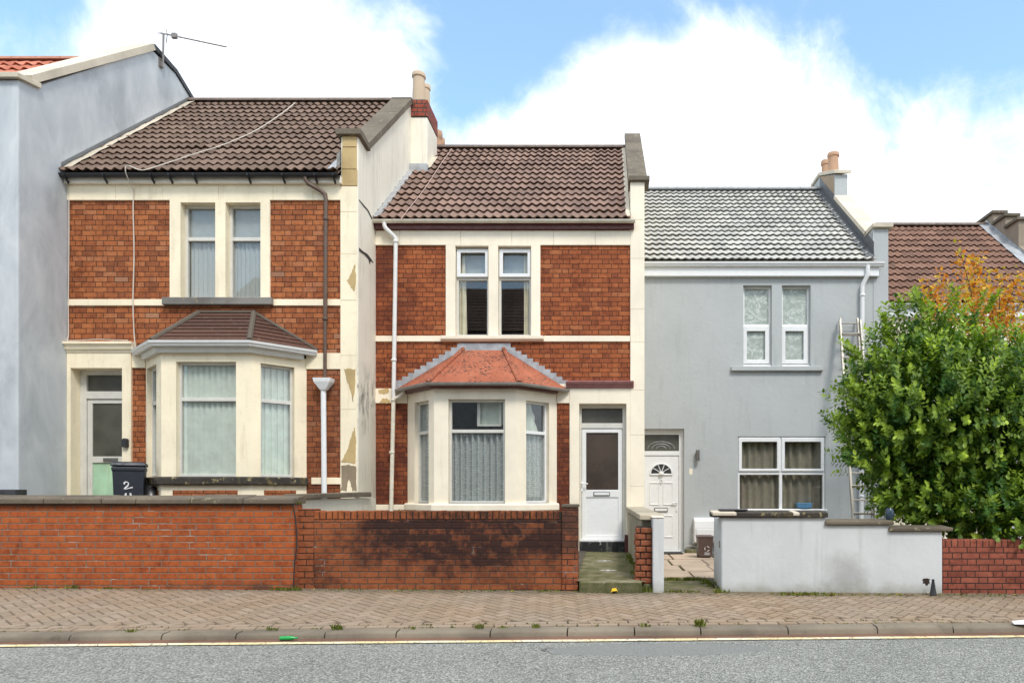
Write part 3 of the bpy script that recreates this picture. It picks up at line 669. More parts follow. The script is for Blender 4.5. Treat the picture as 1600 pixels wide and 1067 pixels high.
for a, b in ((107, 258), (428, 533)): flat_box('string_course', M['cream1'], h1, XA if a == 107 else X1(a), X1(b), D1 - .022, D1 + .05, Z1(478), Z1(468))
for a, b, v0, v1 in ((207, 228, 575, 550.5), (479, 533, 577, 552), (487, 533, 756.5, 746)): flat_box('stone_block', M['cream1'], h1, X1(a), X1(b), D1 - .02, D1 + .05, Z1(v0), Z1(v1))
# upper windows
def T_win(T): return T
op = [(X1(284), X1(338), Z1(466), Z1(318)), (X1(354), X1(408.5), Z1(466), Z1(318))]
MB().panel(T1, X1(267), X1(423), Z1(466.5), Z1(314), -.034, .16, op).build('window_surround', M['cream1'], h1, bevel=.008)
flat_box('sill', M['sill_grey'], h1, X1(258), X1(428), D1 - .09, D1 + .12, Z1(478), Z1(466.5), .012)
for (a0, a1, c0, c1) in op:
    w = window(h1, T1, a0, a1, c0, c1, .09, .045, .06, hb=(Z1(370.5),), bar=.06, mat=M['upvc_dirty'], gm=M['glass_old'])
    curtain(w, T1, a0 + .03, a1 - .03, c0 + .02, Z1(374), .17, M['net_plain'], .07, .012)
    curtain(w, T1, a0 + .03, a1 - .03, Z1(368), c1 - .02, .165, M['blind_blue'], .5, .002)
# door
zs1 = .86
dh = (X1(113), X1(193), zs1, Z1(576))
MB().panel(T1, XA, X1(207), zs1 - .4, Z1(550), -.04, .3, [dh, (dh[0], dh[1], zs1 - .4, zs1)]).build('door_surround', M['cream1'], h1, bevel=.008)
MB().prism(XA, X1(213), [(D1 + .02, Z1(552)), (D1 - .05, Z1(552)), (D1 - .06, Z1(548)), (D1 - .085, Z1(547)), (D1 - .10, Z1(541)), (D1 - .13, Z1(539.5)), (D1 - .13, Z1(536)), (D1 + .02, Z1(534.5))]).build('cornice', M['cream1'], h1, bevel=.004)
dfr = MB().panel(T1, X1(113), X1(193.5), zs1, Z1(576), .16, .25, [(X1(123), X1(189), Z1(609), Z1(583)), (X1(123), X1(189), zs1, Z1(621))]).build('door_frame', M['upvc_dirty'], h1, bevel=.006)
MB().box(X1(121), X1(190), D1 + .2, D1 + .208, Z1(611), Z1(581)).build('pane', M['glass_obs'], dfr)
door = MB().panel(T1, X1(123.5), X1(188.5), zs1 + .02, Z1(621.5), .18, .23, [(X1(131), X1(187), Z1(712), Z1(628)), (X1(131), X1(187), zs1 + .1, Z1(722))]).build('door', M['upvc_dirty'], h1, bevel=.005)
MB().box(X1(130), X1(188), D1 + .20, D1 + .208, Z1(713.5), Z1(626.5)).build('pane', M['glass_obs'], door)
MB().box(X1(130), X1(188), D1 + .20, D1 + .208, zs1 + .05, Z1(720.5)).build('panel', M['green_panel'], door)
flat_box('letterbox', M['light_grey'], door, X1(149), X1(172), D1 + .165, D1 + .185, Z1(720), Z1(714.5), .003)
flat_box('doorstep', M['concrete'], h1, XA, X1(207), D1 - .3, D1 + .24, .5, zs1 - .002, .02)
# ---- bay windows (both houses): plan from wall end to wall end
def bay(parent, D, xl, xr, fl, fr, d, zb, zsill, zopb, zopt, zhead, ztrans, openings, cream, sillmat, frame_mats, brick=None, curtains=None):
    P = [(xl, D), (fl, D - d), (fr, D - d), (xr, D)]
    body = MB(); wins = []
    for k in range(3):
        T, L = facet(P[k], P[k + 1]); a0, a1 = openings[k]
        hs = [(a0, a1, zopb, zopt)]
        body.panel(T, 0, L, zb, zhead, 0, .17, hs); wins.append((T, a0, a1))
    b = body.build('bay_window', cream, parent)
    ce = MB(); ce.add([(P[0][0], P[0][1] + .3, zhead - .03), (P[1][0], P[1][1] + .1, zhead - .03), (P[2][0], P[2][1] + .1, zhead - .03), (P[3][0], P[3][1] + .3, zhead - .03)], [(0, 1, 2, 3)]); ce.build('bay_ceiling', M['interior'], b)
    prof = [(-.1, zsill), (-.1, zsill - .125), (.055, zsill - .125), (.07, zsill - .115), (.07, zsill - .02), (.05, zsill)]
    MB().sweep([(p[0], p[1], 0) for p in P], prof).build('sill', sillmat, b, bevel=.008)
    for k, (T, a0, a1) in enumerate(wins):
        fmat = frame_mats[k]
        fr_ = MB().panel(T, a0, a1, zopb, zopt, .07, .13, grid_holes(a0, a1, zopb, zopt, .04, (), (ztrans,), .055)).build('window_frame', fmat, b, bevel=.005)
        MB().box(a0 + .02, a1 - .02, .10, .106, zopb + .02, zopt - .02, T).build('pane', M['glass'], b)
    return P, b, wins
zb_s = pz(744.5, 10.38)
P1, b1, w1 = bay(h1, D1, X1(228), X1(479), -6.79, -5.438, .62, .2, zb_s, zb_s + .0, pz(565, 10.38), pz(548, 10.38), pz(623, 10.38),
    [(.06, .62), (.225, 1.135), (.15, .66)], M['cream1'], M['sill_dark'], [M['upvc_dirty']] * 3)
for k in range(3):
    T, a0, a1 = w1[k]; blinds(b1, T, a0 + .02, a1 - .02, zb_s + .03, pz(566, 10.38), .125, M['blind'])
# brick insets of the bay base
for k, (a, b) in enumerate(((.1, .75), (.18, 1.16), (.2, .68))):
    T, L = facet(P1[k], P1[k + 1]); MB().box(a, min(b, L - .05), -.012, .05, .3, zb_s - .205, T).build('brick_panel', M['brick1'], b1)
def offset_path(P, o, z):
    V = [Vector((p[0], p[1])) for p in P]; out = []
    for i, p in enumerate(V):
        d0 = (V[i] - V[i - 1]).normalized() if i else (V[1] - V[0]).normalized(); d1 = (V[i + 1] - V[i]).normalized() if i < len(V) - 1 else d0
        n0 = Vector((d0.y, -d0.x)); n1 = Vector((d1.y, -d1.x)); m = (n0 + n1).normalized(); q = p + m * (o / m.dot(n0))
        out.append((q.x, q.y, z))
    for i, j in ((0, 1), (-1, -2)):           # keep the ends on the wall line
            a, b = Vector(out[i]), Vector(out[j]); t = (V[i].y - b.y) / (a.y - b.y); q = b + (a - b) * t; out[i] = (q.x, q.y, z)
    return out
# bay 1 roof
def bayroof(house, D, P, ov, ze, zt, ta, tb, mat, n, lip, hipmat, hipr):
    e = offset_path(P, ov, ze); t0 = (ta, D, zt); t1 = (tb, D, zt); mb = MB()
    course_roof(mb, e[1], e[2], t0, t1, n, lip); course_roof(mb, e[2], e[3], t1, t1, n, lip); course_roof(mb, e[0], e[1], t0, t0, n, lip)
    mb.add([e[0], e[1], e[2], e[3]], [(0, 1, 2, 3)])
    o = mb.build('bay_roof', mat, house, recalc=False)
    for a, b in ((e[1], t0), (e[2], t1)):
        a, b = Vector(a), Vector(b); MB().tube([a + (a - b).normalized() * .02 + Vector((0, 0, .012)), a.lerp(b, .5) + Vector((0, 0, .012)), b + Vector((0, 0, .012))], hipr, 8).build('hip', hipmat, o, smooth=True)
    return e, o
ez1 = pz(532, 10.26); tz1 = pz(489, D1)
e1, br1 = bayroof(h1, D1, P1, .13, ez1, tz1, X1(312), X1(397), M['baytile'], 8, .016, M['hip'], .042)
for a, b in ((e1[3], (X1(397), D1, tz1)), (e1[0], (X1(312), D1, tz1)), ((X1(310), D1, tz1), (X1(399), D1, tz1))):
    a, b = Vector(a), Vector(b); MB().tube([a + Vector((0, -.012, .01)), b + Vector((0, -.012, .01))], .03, 6).build('mortar_fillet', M['hip'], br1)
gp = offset_path(P1, .10, ez1 - .005)
ogee = [(0, 0), (0, -.085), (.045, -.085), (.06, -.07), (.062, -.055), (.082, -.035), (.088, 0), (.082, 0), (.074, -.03), (.055, -.05), (.05, -.075), (.006, -.075), (.006, 0)]
MB().sweep(gp, ogee).build('gutter', M['pipe_white'], h1, bevel=0, smooth=False)
MB().sweep([(p[0], p[1], ez1) for p in offset_path(P1, -.08, 0)], [(0, -.17), (.15, -.17), (.175, -.10), (.175, -.02), (0, -.02)]).build('bay_cornice', M['upvc_dirty'], h1, bevel=.006)
# roof, gutter, fascia
ye1 = D1 - .15; ze1 = pz(270.5, ye1); yr1 = 14.22; zr1 = pz(163, 14.22)
roof_tiles(h1, XA + .0, xr1 - .0, ye1, ze1, yr1, zr1, M['tile1'], 15)
ridge_tiles(h1, XA, xr1, yr1, zr1 + .06, M['ridge1'])
flat_box('fascia', plain('cream_board', (.86, .80, .68), .5, var=.05, dirt=.25, dirtcol=(.45, .38, .28)), h1, XA, X1(536), D1 - .10, D1 + .03, Z1(290), Z1(279), .006)
MB().sweep([(XA, D1 - .10, ze1 - .02), (X1(535.5), D1 - .10, ze1 - .02)], half_round(.055)).build('gutter', M['black_pl'], h1, smooth=True)
for u in (115, 175, 248, 276, 314, 397, 450, 500, 528):
    MB().prism(X1(u) - .012, X1(u) + .012, [(D1 - .215, ze1 - .06), (D1 - .215, ze1 - .03), (D1 - .1, ze1 - .12), (D1 - .1, ze1 - .155)]).build('gutter_bracket', M['black_pl'], h1)
pipe(h1, [(X1(484), D1 - .15, Z1(280)), (X1(484), D1 - .15, Z1(288)), (X1(487), D1 - .14, Z1(293)), (X1(505), D1 - .085, Z1(302)), (X1(511), D1 - .07, Z1(307)), (X1(512), D1 - .07, Z1(315)), (X1(511), D1 - .07, Z1(500))], .033, M['pipe_brown'], clips=((X1(512), D1 - .07, Z1(345)), (X1(511), D1 - .07, Z1(500))))
pipe(h1, [(X1(511), D1 - .07, Z1(499)), (X1(510.5), D1 - .07, Z1(594))], .028, M['pipe_brown'])
hop = MB(); hx, hy, hzv = X1(510), D1 - .1, Z1(610)
for (a0, b0, z0, a1, b1_, z1) in ((.045, .045, Z1(611), .13, .09, Z1(599)), (.13, .09, Z1(599), .142, .098, Z1(593))):
    vs = [(hx + sx * a0, hy + sy * b0, z0) for sx, sy in ((-1, -1), (1, -1), (1, 1), (-1, 1))] + [(hx + sx * a1, hy + sy * b1_, z1) for sx, sy in ((-1, -1), (1, -1), (1, 1), (-1, 1))]
    hop.add(vs, [(0, 1, 2, 3), (4, 5, 6, 7)] + [(i, (i + 1) % 4, 4 + (i + 1) % 4, 4 + i) for i in range(4)])
hop.build('hopper', M['upvc'], h1, bevel=.004)
pipe(h1, [(X1(509), D1 - .09, Z1(609)), (X1(511), D1 - .09, .46)], .042, M['upvc'])
# party wall with parapet, coping and chimney
zk1 = pz(214, D1)
MB().prism(xr1, XB, [(D1 - .012, -.3), (D1 - .012, zk1), (11.36, zk1 - .03), (13.85, 9.29), (14.6, 9.29), (17.4, 6.6), (17.4, -.3)]).build('party_wall', M['flank'], h1, bevel=.015)
courses('pier_stone', M['cream1'], h1, [-.2] + [Z1(v) for v in (720, 640, 556, 470, 398, 332)] + [Z1(292)], D1 - .024, D1 + .1, xr1 - .004, XB - .02, horiz=False)
for v0, v1, u0, u1 in ((292, 266, 535, 559), (266, 232, 535, 558), (231.5, 214, 536, 558)):
    flat_box('stone_block', M['bare_stone'], h1, X1(u0), X1(u1), D1 - .03, D1 + .08, Z1(v0) + .004, Z1(v1) - .004)
MB().prism(xr1 - .06, XB + .06, [(D1 - .09, zk1), (D1 - .09, zk1 + .095), (D1 + .05, zk1 + .105), (11.36, zk1 + .06), (11.40, zk1 - .035)]).build('kneeler', M['stone'], h1, bevel=.008)
coping_slope(h1, xr1 - .07, XB + .05, 11.37, zk1 - .03, 13.87, 9.31, M['stone'], .10, 1.3)
MB().prism(xr1 - .07, XB + .05, [(13.8, 9.33), (13.8, 9.41), (14.4, 9.42), (14.4, 9.33)]).build('cap_stone', M['stone'], h1)
cx0, cx1 = -4.36, -3.69
st = MB().box(cx0, cx1, 13.95, 14.75, 7.4, pz(183, 13.95)).build('chimney', M['flank'], h1, bevel=.02)
MB().box(cx0 + .28, cx1 + .01, 13.93, 14.76, pz(183, 13.95), pz(157, 13.95)).build('chimney_bricks', M['brick_chimney'], st, bevel=.008)
MB().box(cx0 + .3, cx1 - .03, 13.97, 14.7, pz(157, 13.95), pz(154, 13.95)).build('flaunching', M['sill_grey'], st, bevel=.02)
for (u, v, D, r) in ((654.5, 116, 14.12, .125), (664, 134, 14.62, .105)): chimney_pot(st, px(u, D), D, 9.4, pz(v, D), r, M['pot_buff'])
for (u, v, D, r) in ((684, 206, 15.6, .095), (690, 217, 16.0, .07)): chimney_pot(st, px(u, D), D, 8.4, pz(v, D), r, M['terracotta'])
# bare stone where paint has peeled on the pier
def patch(parent, D, y, pts, mat, name='bare_patch', th=.01):
    poly = []
    for i in range(len(pts)):
        a, b = pts[i], pts[(i + 1) % len(pts)]
        for k in range(6):
            q = k / 6; u = a[0] + (b[0] - a[0]) * q; v = a[1] + (b[1] - a[1]) * q
            poly.append((px(u + 1.6 * mnoise.noise((u * .45, v * .45, 0)), D), pz(v + 2.6 * mnoise.noise((u * .45, v * .45, 5)), D)))
    return MB().slab(y - .003, y + th, poly).build(name, mat, parent)
yp = D1 - .024
patch(h1, D1, yp, [(556, 413), (552, 420), (548, 432), (543, 440), (549, 450), (555, 457), (557.5, 440)], M['bare_stone'])
patch(h1, D1, yp, [(538, 577), (556, 577), (556, 600), (553, 628), (549, 612), (543, 595)], M['bare_stone'])
patch(h1, D1, yp, [(555, 668), (550, 680), (545, 700), (534, 722), (556, 724), (557, 690)], M['bare_stone'])
patch(h1, D1, yp, [(534, 727), (557, 727), (558, 766), (552, 766), (546, 745), (542, 766), (534, 766)], M['bare_grey'])
# crack on the flank wall and soot
def flank_patch(parent, x, uvs, mat, name):   # on the x = XB wall: depth follows from the pixel
    pts = []
    for u, v in uvs:
        D = x * F / (u - U0); pts.append((D, pz(v, D)))
    return MB().prism(x - .002, x + .004, pts).build(name, mat, parent)
flank_patch(h1, XB + .002, [(561, 387), (566, 392), (574, 397), (580, 405), (583.5, 411), (579, 408), (577.5, 413), (575.5, 405), (569, 398), (561, 392)], M['crack'], 'crack')
flank_patch(h1, XB + .002, [(561, 312), (568, 320), (575, 328), (580, 338), (584, 346), (583.5, 347), (579, 339.5), (574, 329.5), (567, 321.5), (561, 313.4)], M['crack'], 'crack')
# ================================================================== HOUSE 2 : red brick, ivory trim
X2 = lambda u: px(u, D2); Z2 = lambda v: pz(v, D2); T2 = FT(D2)
h2 = thing('terraced_house', 'red brick house with ivory trim, red felt bay roof and white glazed front door', 'house', (-1.7, D2, 0))
xr2 = X2(985)
dz2 = pz(845.5, D2 + .1)
MB().panel(T2, XB, xr2, -.2, Z2(360), 0, .22, [(X2(697), X2(844.5), Z2(525), Z2(384)), (X2(637), X2(870), -.2, Z2(607)), (X2(890), xr2, -.2, Z2(600))]).build('front_wall', M['brick2'], h2)
courses('frieze_stone', M['cream2'], h2, [XB] + [X2(u) for u in (625, 720, 800, 865, 930)] + [xr2], D2 - .03, D2 + .05, Z2(384), Z2(361))
for a, b in ((587, 690), (850, 984.5)): flat_box('string_course', M['cream2'], h2, max(XB, X2(a)), X2(b), D2 - .022, D2 + .05, Z2(534), Z2(525))
for a, b, v0, v1 in ((587, 637, 630, 607), (870, 890, 630, 600), (587, 637, 797, 788)): flat_box('stone_block', M['cream2'], h2, max(XB, X2(a)), X2(b), D2 - .02, D2 + .05, Z2(v0), Z2(v1))
patch(h2, D2, D2 - .02, [(592, 608), (607, 607), (609, 613), (600, 616), (592, 615)], M['bare_stone']); patch(h2, D2, D2 - .02, [(594, 629), (597, 624), (605, 622), (610, 626), (611, 630)], M['bare_stone'])
op = [(X2(712), X2(763.5), Z2(525), Z2(385.5)), (X2(778.5), X2(830), Z2(525), Z2(385.5))]
MB().panel(T2, X2(697), X2(844.5), Z2(525), Z2(384), -.034, .17, op).build('window_surround', M['cream2'], h2, bevel=.008)
MB().prism(X2(690), X2(850), [(D2 + .05, Z2(534)), (D2 - .04, Z2(534)), (D2 - .085, Z2(531)), (D2 - .09, Z2(526)), (D2 + .05, Z2(524.9))]).build('sill', M['cream2'], h2, bevel=.006)
for q, (a0, a1, c0, c1) in enumerate(op):
    w = window(h2, T2, a0, a1, c0, c1, .07, .04, .07, hb=(Z2(434),), bar=.055, mat=M['upvc_dirty'])
    s0, s1, t0, t1 = a0 + .012, a1 - .012, Z2(432), Z2(388.5)
    MB().panel(T2, s0, s1, t0, t1, .025, .065, [(s0 + .065, s1 - .055, t0 + .06, t1 - .06)]).build('sash', M['upvc'], w, bevel=.006)
    if q == 0: curtain(w, T2, a0 + .04, a0 + .17, c0, c1 - .03, .17, M['curtain'], .06, .02, flare=.35)
    else: curtain(w, T2, a1 - .15, a1 - .03, c0, c1 - .03, .17, M['curtain'], .06, .02)
    curtain(w, T2, a0 + .03, a1 - .03, Z2(432), c1 - .02, .21, M['blind_blue'], .5, .003)
# door
zt2 = Z2(631)
MB().panel(T2, X2(890), xr2, .2, Z2(600), -.03, .26, [(X2(905), X2(978.5), .2, zt2)]).build('door_surround', M['cream2'], h2, bevel=.008)
MB().prism(X2(885), X2(990), [(D2 - .0, Z2(607)), (D2 - .05, Z2(607)), (D2 - .075, Z2(602)), (D2 - .12, Z2(600)), (D2 - .135, Z2(597)), (D2 - .0, Z2(594.5))]).build('canopy', M['maroon_pale'], h2, bevel=.006)
dfr = MB().panel(T2, X2(905), X2(978.5), dz2, zt2, .11, .2, [(X2(908.5), X2(973), Z2(660), Z2(636.5)), (X2(908.5), X2(973), dz2, Z2(668))]).build('door_frame', M['upvc_dirty'], h2, bevel=.005)
MB().box(X2(907), X2(974), D2 + .15, D2 + .158, Z2(661), Z2(635)).build('pane', M['glass_obs'], dfr)
door = MB().panel(T2, X2(908.8), X2(972.7), dz2 + .035, Z2(668.5), .125, .175, [(X2(915.5), X2(966), Z2(765), Z2(675)), (X2(915.5), X2(966), Z2(836), Z2(777))]).build('door', M['upvc'], h2, bevel=.008)
MB().box(X2(914), X2(967), D2 + .15, D2 + .158, Z2(766), Z2(674)).build('pane', M['glass_obs2'], door)
MB().box(X2(914), X2(967), D2 + .14, D2 + .165, Z2(837), Z2(776)).build('panel', M['upvc'], door)
lb = flat_box('letterbox', M['light_grey'], door, X2(927), X2(953), D2 + .112, D2 + .128, Z2(774.5), Z2(768), .003)
flat_box('flap', M['upvc'], door, X2(928.2), X2(951.8), D2 + .106, D2 + .113, Z2(773.2), Z2(769.2), .002)
hb = flat_box('handle_plate', M['upvc'], door, X2(907.5), X2(910.2), D2 + .10, D2 + .128, Z2(768), Z2(752), .004)
MB().tube([(X2(909), D2 + .10, Z2(755)), (X2(909), D2 + .06, Z2(755)), (X2(911), D2 + .055, Z2(755)), (X2(918.5), D2 + .055, Z2(755.6))], .011, 8).build('handle', M['upvc'], door, smooth=True)
flat_box('door_sill', M['upvc'], h2, X2(906), X2(975), D2 + .04, D2 + .2, dz2, dz2 + .035, .006)
flat_box('threshold', M['flaky'], h2, X2(905) + .002, X2(978.5) - .002, D2 + .0, D2 + .24, .3, dz2 - .0, .012)
flat_box('plinth', M['maroon'], h2, X2(976), xr2 + .01, D2 - .045, D2 + .05, .3, Z2(835), .006)
# bay
df = D2 - .62; zs2 = pz(786.5, df)
P2, b2, w2 = bay(h2, D2, X2(637), X2(870), -2.853, -1.501, .62, .2, zs2, zs2, pz(623.5, df), pz(602, df), pz(673, df),
    [(.24, .70), (.235, 1.165), (.20, .70)], M['cream2'], M['cream2'], [M['upvc_dirty'], M['upvc_dirty'], M['upvc']])
T, a0, a1 = w2[1]
curtain(b2, T, a0, a1, zs2 + .03, pz(677, df), .15, M['net'], .095, .032, n=150)
sx0 = a0 + (a1 - a0) * .47
MB().panel(T, sx0, a1 - .09, pz(664, df), pz(619, df), .18, .22, [(sx0 + .05, a1 - .13, pz(661, df), pz(619.5, df))]).build('inner_sash', M['upvc_dirty'], b2)
curtain(b2, T, sx0 + .05, a1 - .02, pz(661, df), pz(619, df), .24, M['curtain_teal'], .3, .006)
T, a0, a1 = w2[2]
curtain(b2, T, a0, a1, zs2 + .03, pz(677, df), .15, M['net'], .085, .03, n=90); curtain(b2, T, a0 + .10, a0 + .36, pz(670, df), pz(622, df), .15, M['curtain_teal'], .07, .02, flare=.6)
T, a0, a1 = w2[0]
curtain(b2, T, a0, a1, zs2 + .03, pz(624, df), .14, M['net'], .085, .02)
ez2 = pz(597.5, df - .13); tz2 = pz(546, D2)
e2, br2 = bayroof(h2, D2, P2, .14, ez2, tz2, X2(724), X2(787), M['felt'], 1, .008, M['felt'], .04)
MB().box(X2(718), X2(798), D2 - .02, D2 + .02, tz2 - .02, Z2(536.5)).build('flashing', M['lead'], br2, bevel=.003)
for (ea, tx) in ((e2[3], X2(787)), (e2[0], X2(724))):       # stepped lead flashing up the wall
    n = 11; pts = []; low = []
    for i in range(n):
        q0, q1 = i / n, (i + 1) / n; xa_ = ea[0] + (tx - ea[0]) * q0; xb_ = ea[0] + (tx - ea[0]) * q1; zt_ = ez2 + (tz2 - ez2) * q1 + .095
        pts += [(xa_, zt_), (xb_, zt_)]
    poly = pts + [(tx, tz2), (ea[0], ez2)]
    MB().slab(D2 - .016, D2 + .01, poly).build('flashing', M['lead'], br2)
    a, b = Vector(ea), Vector((tx, D2, tz2))
MB().sweep(offset_path(P2, .12, ez2 - .01), half_round(.045)).build('gutter', M['grey_gutter'], h2, smooth=True)
MB().sweep([(p[0], p[1], ez2) for p in offset_path(P2, -.05, 0)], [(0, -.085), (.14, -.085), (.16, -.03), (.16, -.01), (0, -.01)]).build('bay_cornice', M['maroon'], h2, bevel=.004)
# roof, fascia, gutter, downpipe
ye2 = D2 - .12; ze2 = pz(344, ye2); yr2 = 15.12; zr2 = pz(235, 15.12)
roof_tiles(h2, XB, xr2, ye2, ze2, yr2, zr2, M['tile2'], 14)
ridge_tiles(h2, XB, xr2, yr2, zr2 + .055, M['ridge1'], seg=.46)
flat_box('fascia', M['maroon'], h2, XB - .0, X2(990.5), D2 - .09, D2 + .03, Z2(360.5), Z2(349), .006)
MB().sweep([(XB - .02, D2 - .10, ze2 - .012), (X2(992), D2 - .10, ze2 - .012)], half_round(.05)).build('gutter', M['pipe_cream'], h2, smooth=True)
for u in (621, 727, 786, 866, 942): MB().sweep([(X2(u) - .014, D2 - .10, ze2 - .012), (X2(u) + .014, D2 - .10, ze2 - .012)], [(a * 1.05, b * 1.06) for a, b in half_round(.05)]).build('gutter_bracket', M['pipe_cream'], h2)
pp = [(X2(605), D2 - .15, Z2(352)), (X2(605), D2 - .15, Z2(358)), (X2(607), D2 - .145, Z2(362)), (X2(618), D2 - .085, Z2(372)), (X2(620.5), D2 - .075, Z2(376)), (X2(620.5), D2 - .075, Z2(384)), (X2(617), D2 - .075, Z2(625))]
pipe(h2, pp, .036, M['pipe_white'], clips=((X2(620.5), D2 - .075, Z2(380)), (X2(617.7), D2 - .075, Z2(564))))
pipe(h2, [(X2(617), D2 - .075, Z2(622)), (X2(612), D2 - .075, .42)], .036, M['pipe_cream'], clips=((X2(617), D2 - .075, Z2(626)), (X2(614.5), D2 - .075, Z2(707))))
pipe(h2, [(X2(634), D2 - .13, Z2(609)), (X2(634), D2 - .13, Z2(615)), (X2(628), D2 - .11, Z2(620)), (X2(618), D2 - .085, Z2(625))], .03, M['pipe_cream'], name='branch_pipe')
# right party wall
zk2 = pz(285, D2)
courses('pier_stone', M['cream2'], h2, [-.2] + [Z2(v) for v in (760, 680, 610, 535, 484, 405, 345)] + [zk2 - .02], D2 - .034, D2 + .1, xr2 - .002, XC - .004, horiz=False)
MB().prism(xr2, XC, [(D2 - .025, -.3), (D2 - .025, zk2), (12.15, zk2 + .0), (15.28, 9.34), (15.32, 9.1), (18.4, 6.4), (18.4, -.3)]).build('party_wall', M['cream2'], h2, bevel=.012)
MB().prism(xr2 - .03, XC + .085, [(D2 - .09, zk2), (D2 - .09, zk2 + .075), (12.2, zk2 + .10), (12.2, zk2)]).build('kneeler', M['stone'], h2, bevel=.006)
coping_slope(h2, xr2 - .02, XC + .085, 12.15, zk2 + .0, 15.3, 9.36, M['stone'], .1, .8)
for i in range(14):                                           # painted verge tiles beside the coping
    q = (i + .45) / 14; y = ye2 + (yr2 - ye2) * q; z = ze2 + (zr2 - ze2) * q
# ================================================================== HOUSE 3 : grey render
X3 = lambda u: px(u, D3); Z3 = lambda v: pz(v, D3); T3 = FT(D3)
h3 = thing('terraced_house', 'plain grey rendered house with white upvc windows and pale grey roof', 'house', (3.0, D3, 0))
xr3 = 5.2; dz3 = Z3(862)
ops = [(X3(1161.5), X3(1206), Z3(573), Z3(446)), (X3(1222), X3(1266.5), Z3(573), Z3(446)), (X3(1153), X3(1289.5), Z3(798), Z3(682)), (X3(995), X3(1069), dz3, Z3(670))]
MB().panel(T3, XC + .0, XE, -.2, Z3(420), 0, .25, ops).build('front_wall', M['grey'], h3, bevel=.006)
for (a0, a1, c0, c1) in ops[:2]:
    w = window(h3, T3, a0, a1, c0 + .03, c1, .09, .04, .07, hb=(Z3(507),), bar=.04, gm=M['film'])
    MB().panel(T3, a0 + .012, a1 - .03, Z3(567), Z3(508), .07, .11, [(a0 + .085, a1 - .115, Z3(561), Z3(516))]).build('sash', M['upvc'], w, bevel=.006)
    flat_box('window_sill', M['upvc'], w, a0, a1, D3 + .03, D3 + .12, c0, c0 + .035, .005)
flat_box('sill', M['grey'], h3, X3(1142), X3(1285), D3 - .07, D3 + .05, Z3(580), Z3(573), .01)
a0, a1, c0, c1 = ops[2]
w = window(h3, T3, a0, a1, c0, c1, .03, .04, .07, vb=(X3(1220.5),), hb=(Z3(739),), bar=.06)
for k in range(2):
    s0, s1 = (a0 + .02, X3(1220.5) - .015) if k == 0 else (X3(1220.5) + .015, a1 - .02)
    MB().panel(T3, s0, s1, Z3(736), c1 - .02, .005, .05, [(s0 + .06, s1 - .06, Z3(732), Z3(690))]).build('sash', M['upvc'], w, bevel=.006)
curtain(w, T3, a0 + .03, a0 + (a1 - a0) * .5, c0, c1, .15, M['curtain_brown'], .14, .025); curtain(w, T3, a0 + (a1 - a0) * .5, a1 - .03, c0, c1, .17, M['curtain_brown'], .17, .035)
flat_box('window_sill', M['upvc'], w, a0 - .01, a1 + .03, D3 - .03, D3 + .06, c0 - .0, c0 + .03, .005)
MB().lathe(((X3(1243) + X3(1275)) / 2, D3 + .13, c0 + .03), [(.05, 0), (.15, .04), (.17, .12), (.16, .125)], 16).build('bowl', plain('blue_bowl', (.12, .3, .5), .4), w, smooth=True)
# door
fx0, fx1 = X3(997), X3(1066)
dfr = MB().panel(T3, X3(995), X3(1069), dz3, Z3(670), .12, .2, [(X3(1003), X3(1062), Z3(704), Z3(678)), (X3(1003), X3(1062), dz3 + .03, Z3(711))]).build('door_frame', M['upvc'], h3, bevel=.006)
MB().box(X3(1002), X3(1063), D3 + .16, D3 + .166, Z3(705), Z3(677)).build('pane', M['glass_obs'], dfr)
mb = MB()
for k in range(3):
    r = .05 + .045 * k; mb.tube([(X3(1034) + 1.9 * r * math.cos(a / 16 * math.pi), D3 + .155, Z3(700) + r * math.sin(a / 16 * math.pi)) for a in range(17)], .006, 5)
mb.build('leaded_scroll', M['lead'], dfr)
leaf = (X3(1003.5), X3(1061.5)); xc3 = X3(1034)
door = MB().panel(T3, leaf[0], leaf[1], dz3 + .035, Z3(711.5), .135, .185, []).build('door', M['upvc'], h3, bevel=.006)
for s in (-1, 1):
    for (v0, v1) in ((789, 753), (840, 805)):
        x0, x1 = sorted((xc3 + s * .035, xc3 + s * .235)); MB().panel(T3, x0, x1, Z3(v0), Z3(v1), .122, .14, [(x0 + .02, x1 - .02, Z3(v0) + .02, Z3(v1) - .02)]).build('door_panel', M['upvc'], door, bevel=.006)
fan = MB(); zc = Z3(741); rr = .2
fan.add([(xc3, D3 + .128, zc + .03)] + [(xc3 + rr * math.cos(math.pi * k / 16), D3 + .128, zc + .02 + rr * .92 * math.sin(math.pi * k / 16)) for k in range(17)], [(0, k, k + 1) for k in range(1, 17)])
fan.build('fanlight', M['slate_black'], door)
mb = MB(); mb.tube([(xc3 + (rr + .015) * math.cos(math.pi * k / 16), D3 + .125, zc + .02 + (rr + .015) * .92 * math.sin(math.pi * k / 16)) for k in range(17)] + [(xc3 - rr - .015, D3 + .125, zc), (xc3 + rr + .015, D3 + .125, zc), (xc3 + rr + .015, D3 + .125, zc + .02)], .016, 6); mb.build('fan_frame', M['upvc'], door)
for k in (1, 2, 3, 4):
    a = math.pi * k / 5; MB().tube([(xc3 + .05 * math.cos(a), D3 + .122, zc + .03 + .05 * math.sin(a)), (xc3 + rr * math.cos(a), D3 + .122, zc + .02 + rr * .92 * math.sin(a))], .008, 5).build('fan_bar', M['upvc'], door)
MB().lathe((xc3, D3 + .12, zc), [(.055, 0), (.05, .05), (.02, .07)], 12).build('fan_hub', M['upvc'], door, smooth=True)
MB().tube([(xc3 + .028 * math.cos(a * .4), D3 + .115, Z3(751) + .035 * math.sin(a * .4)) for a in range(17)], .009, 6).build('knocker', M['upvc'], door)
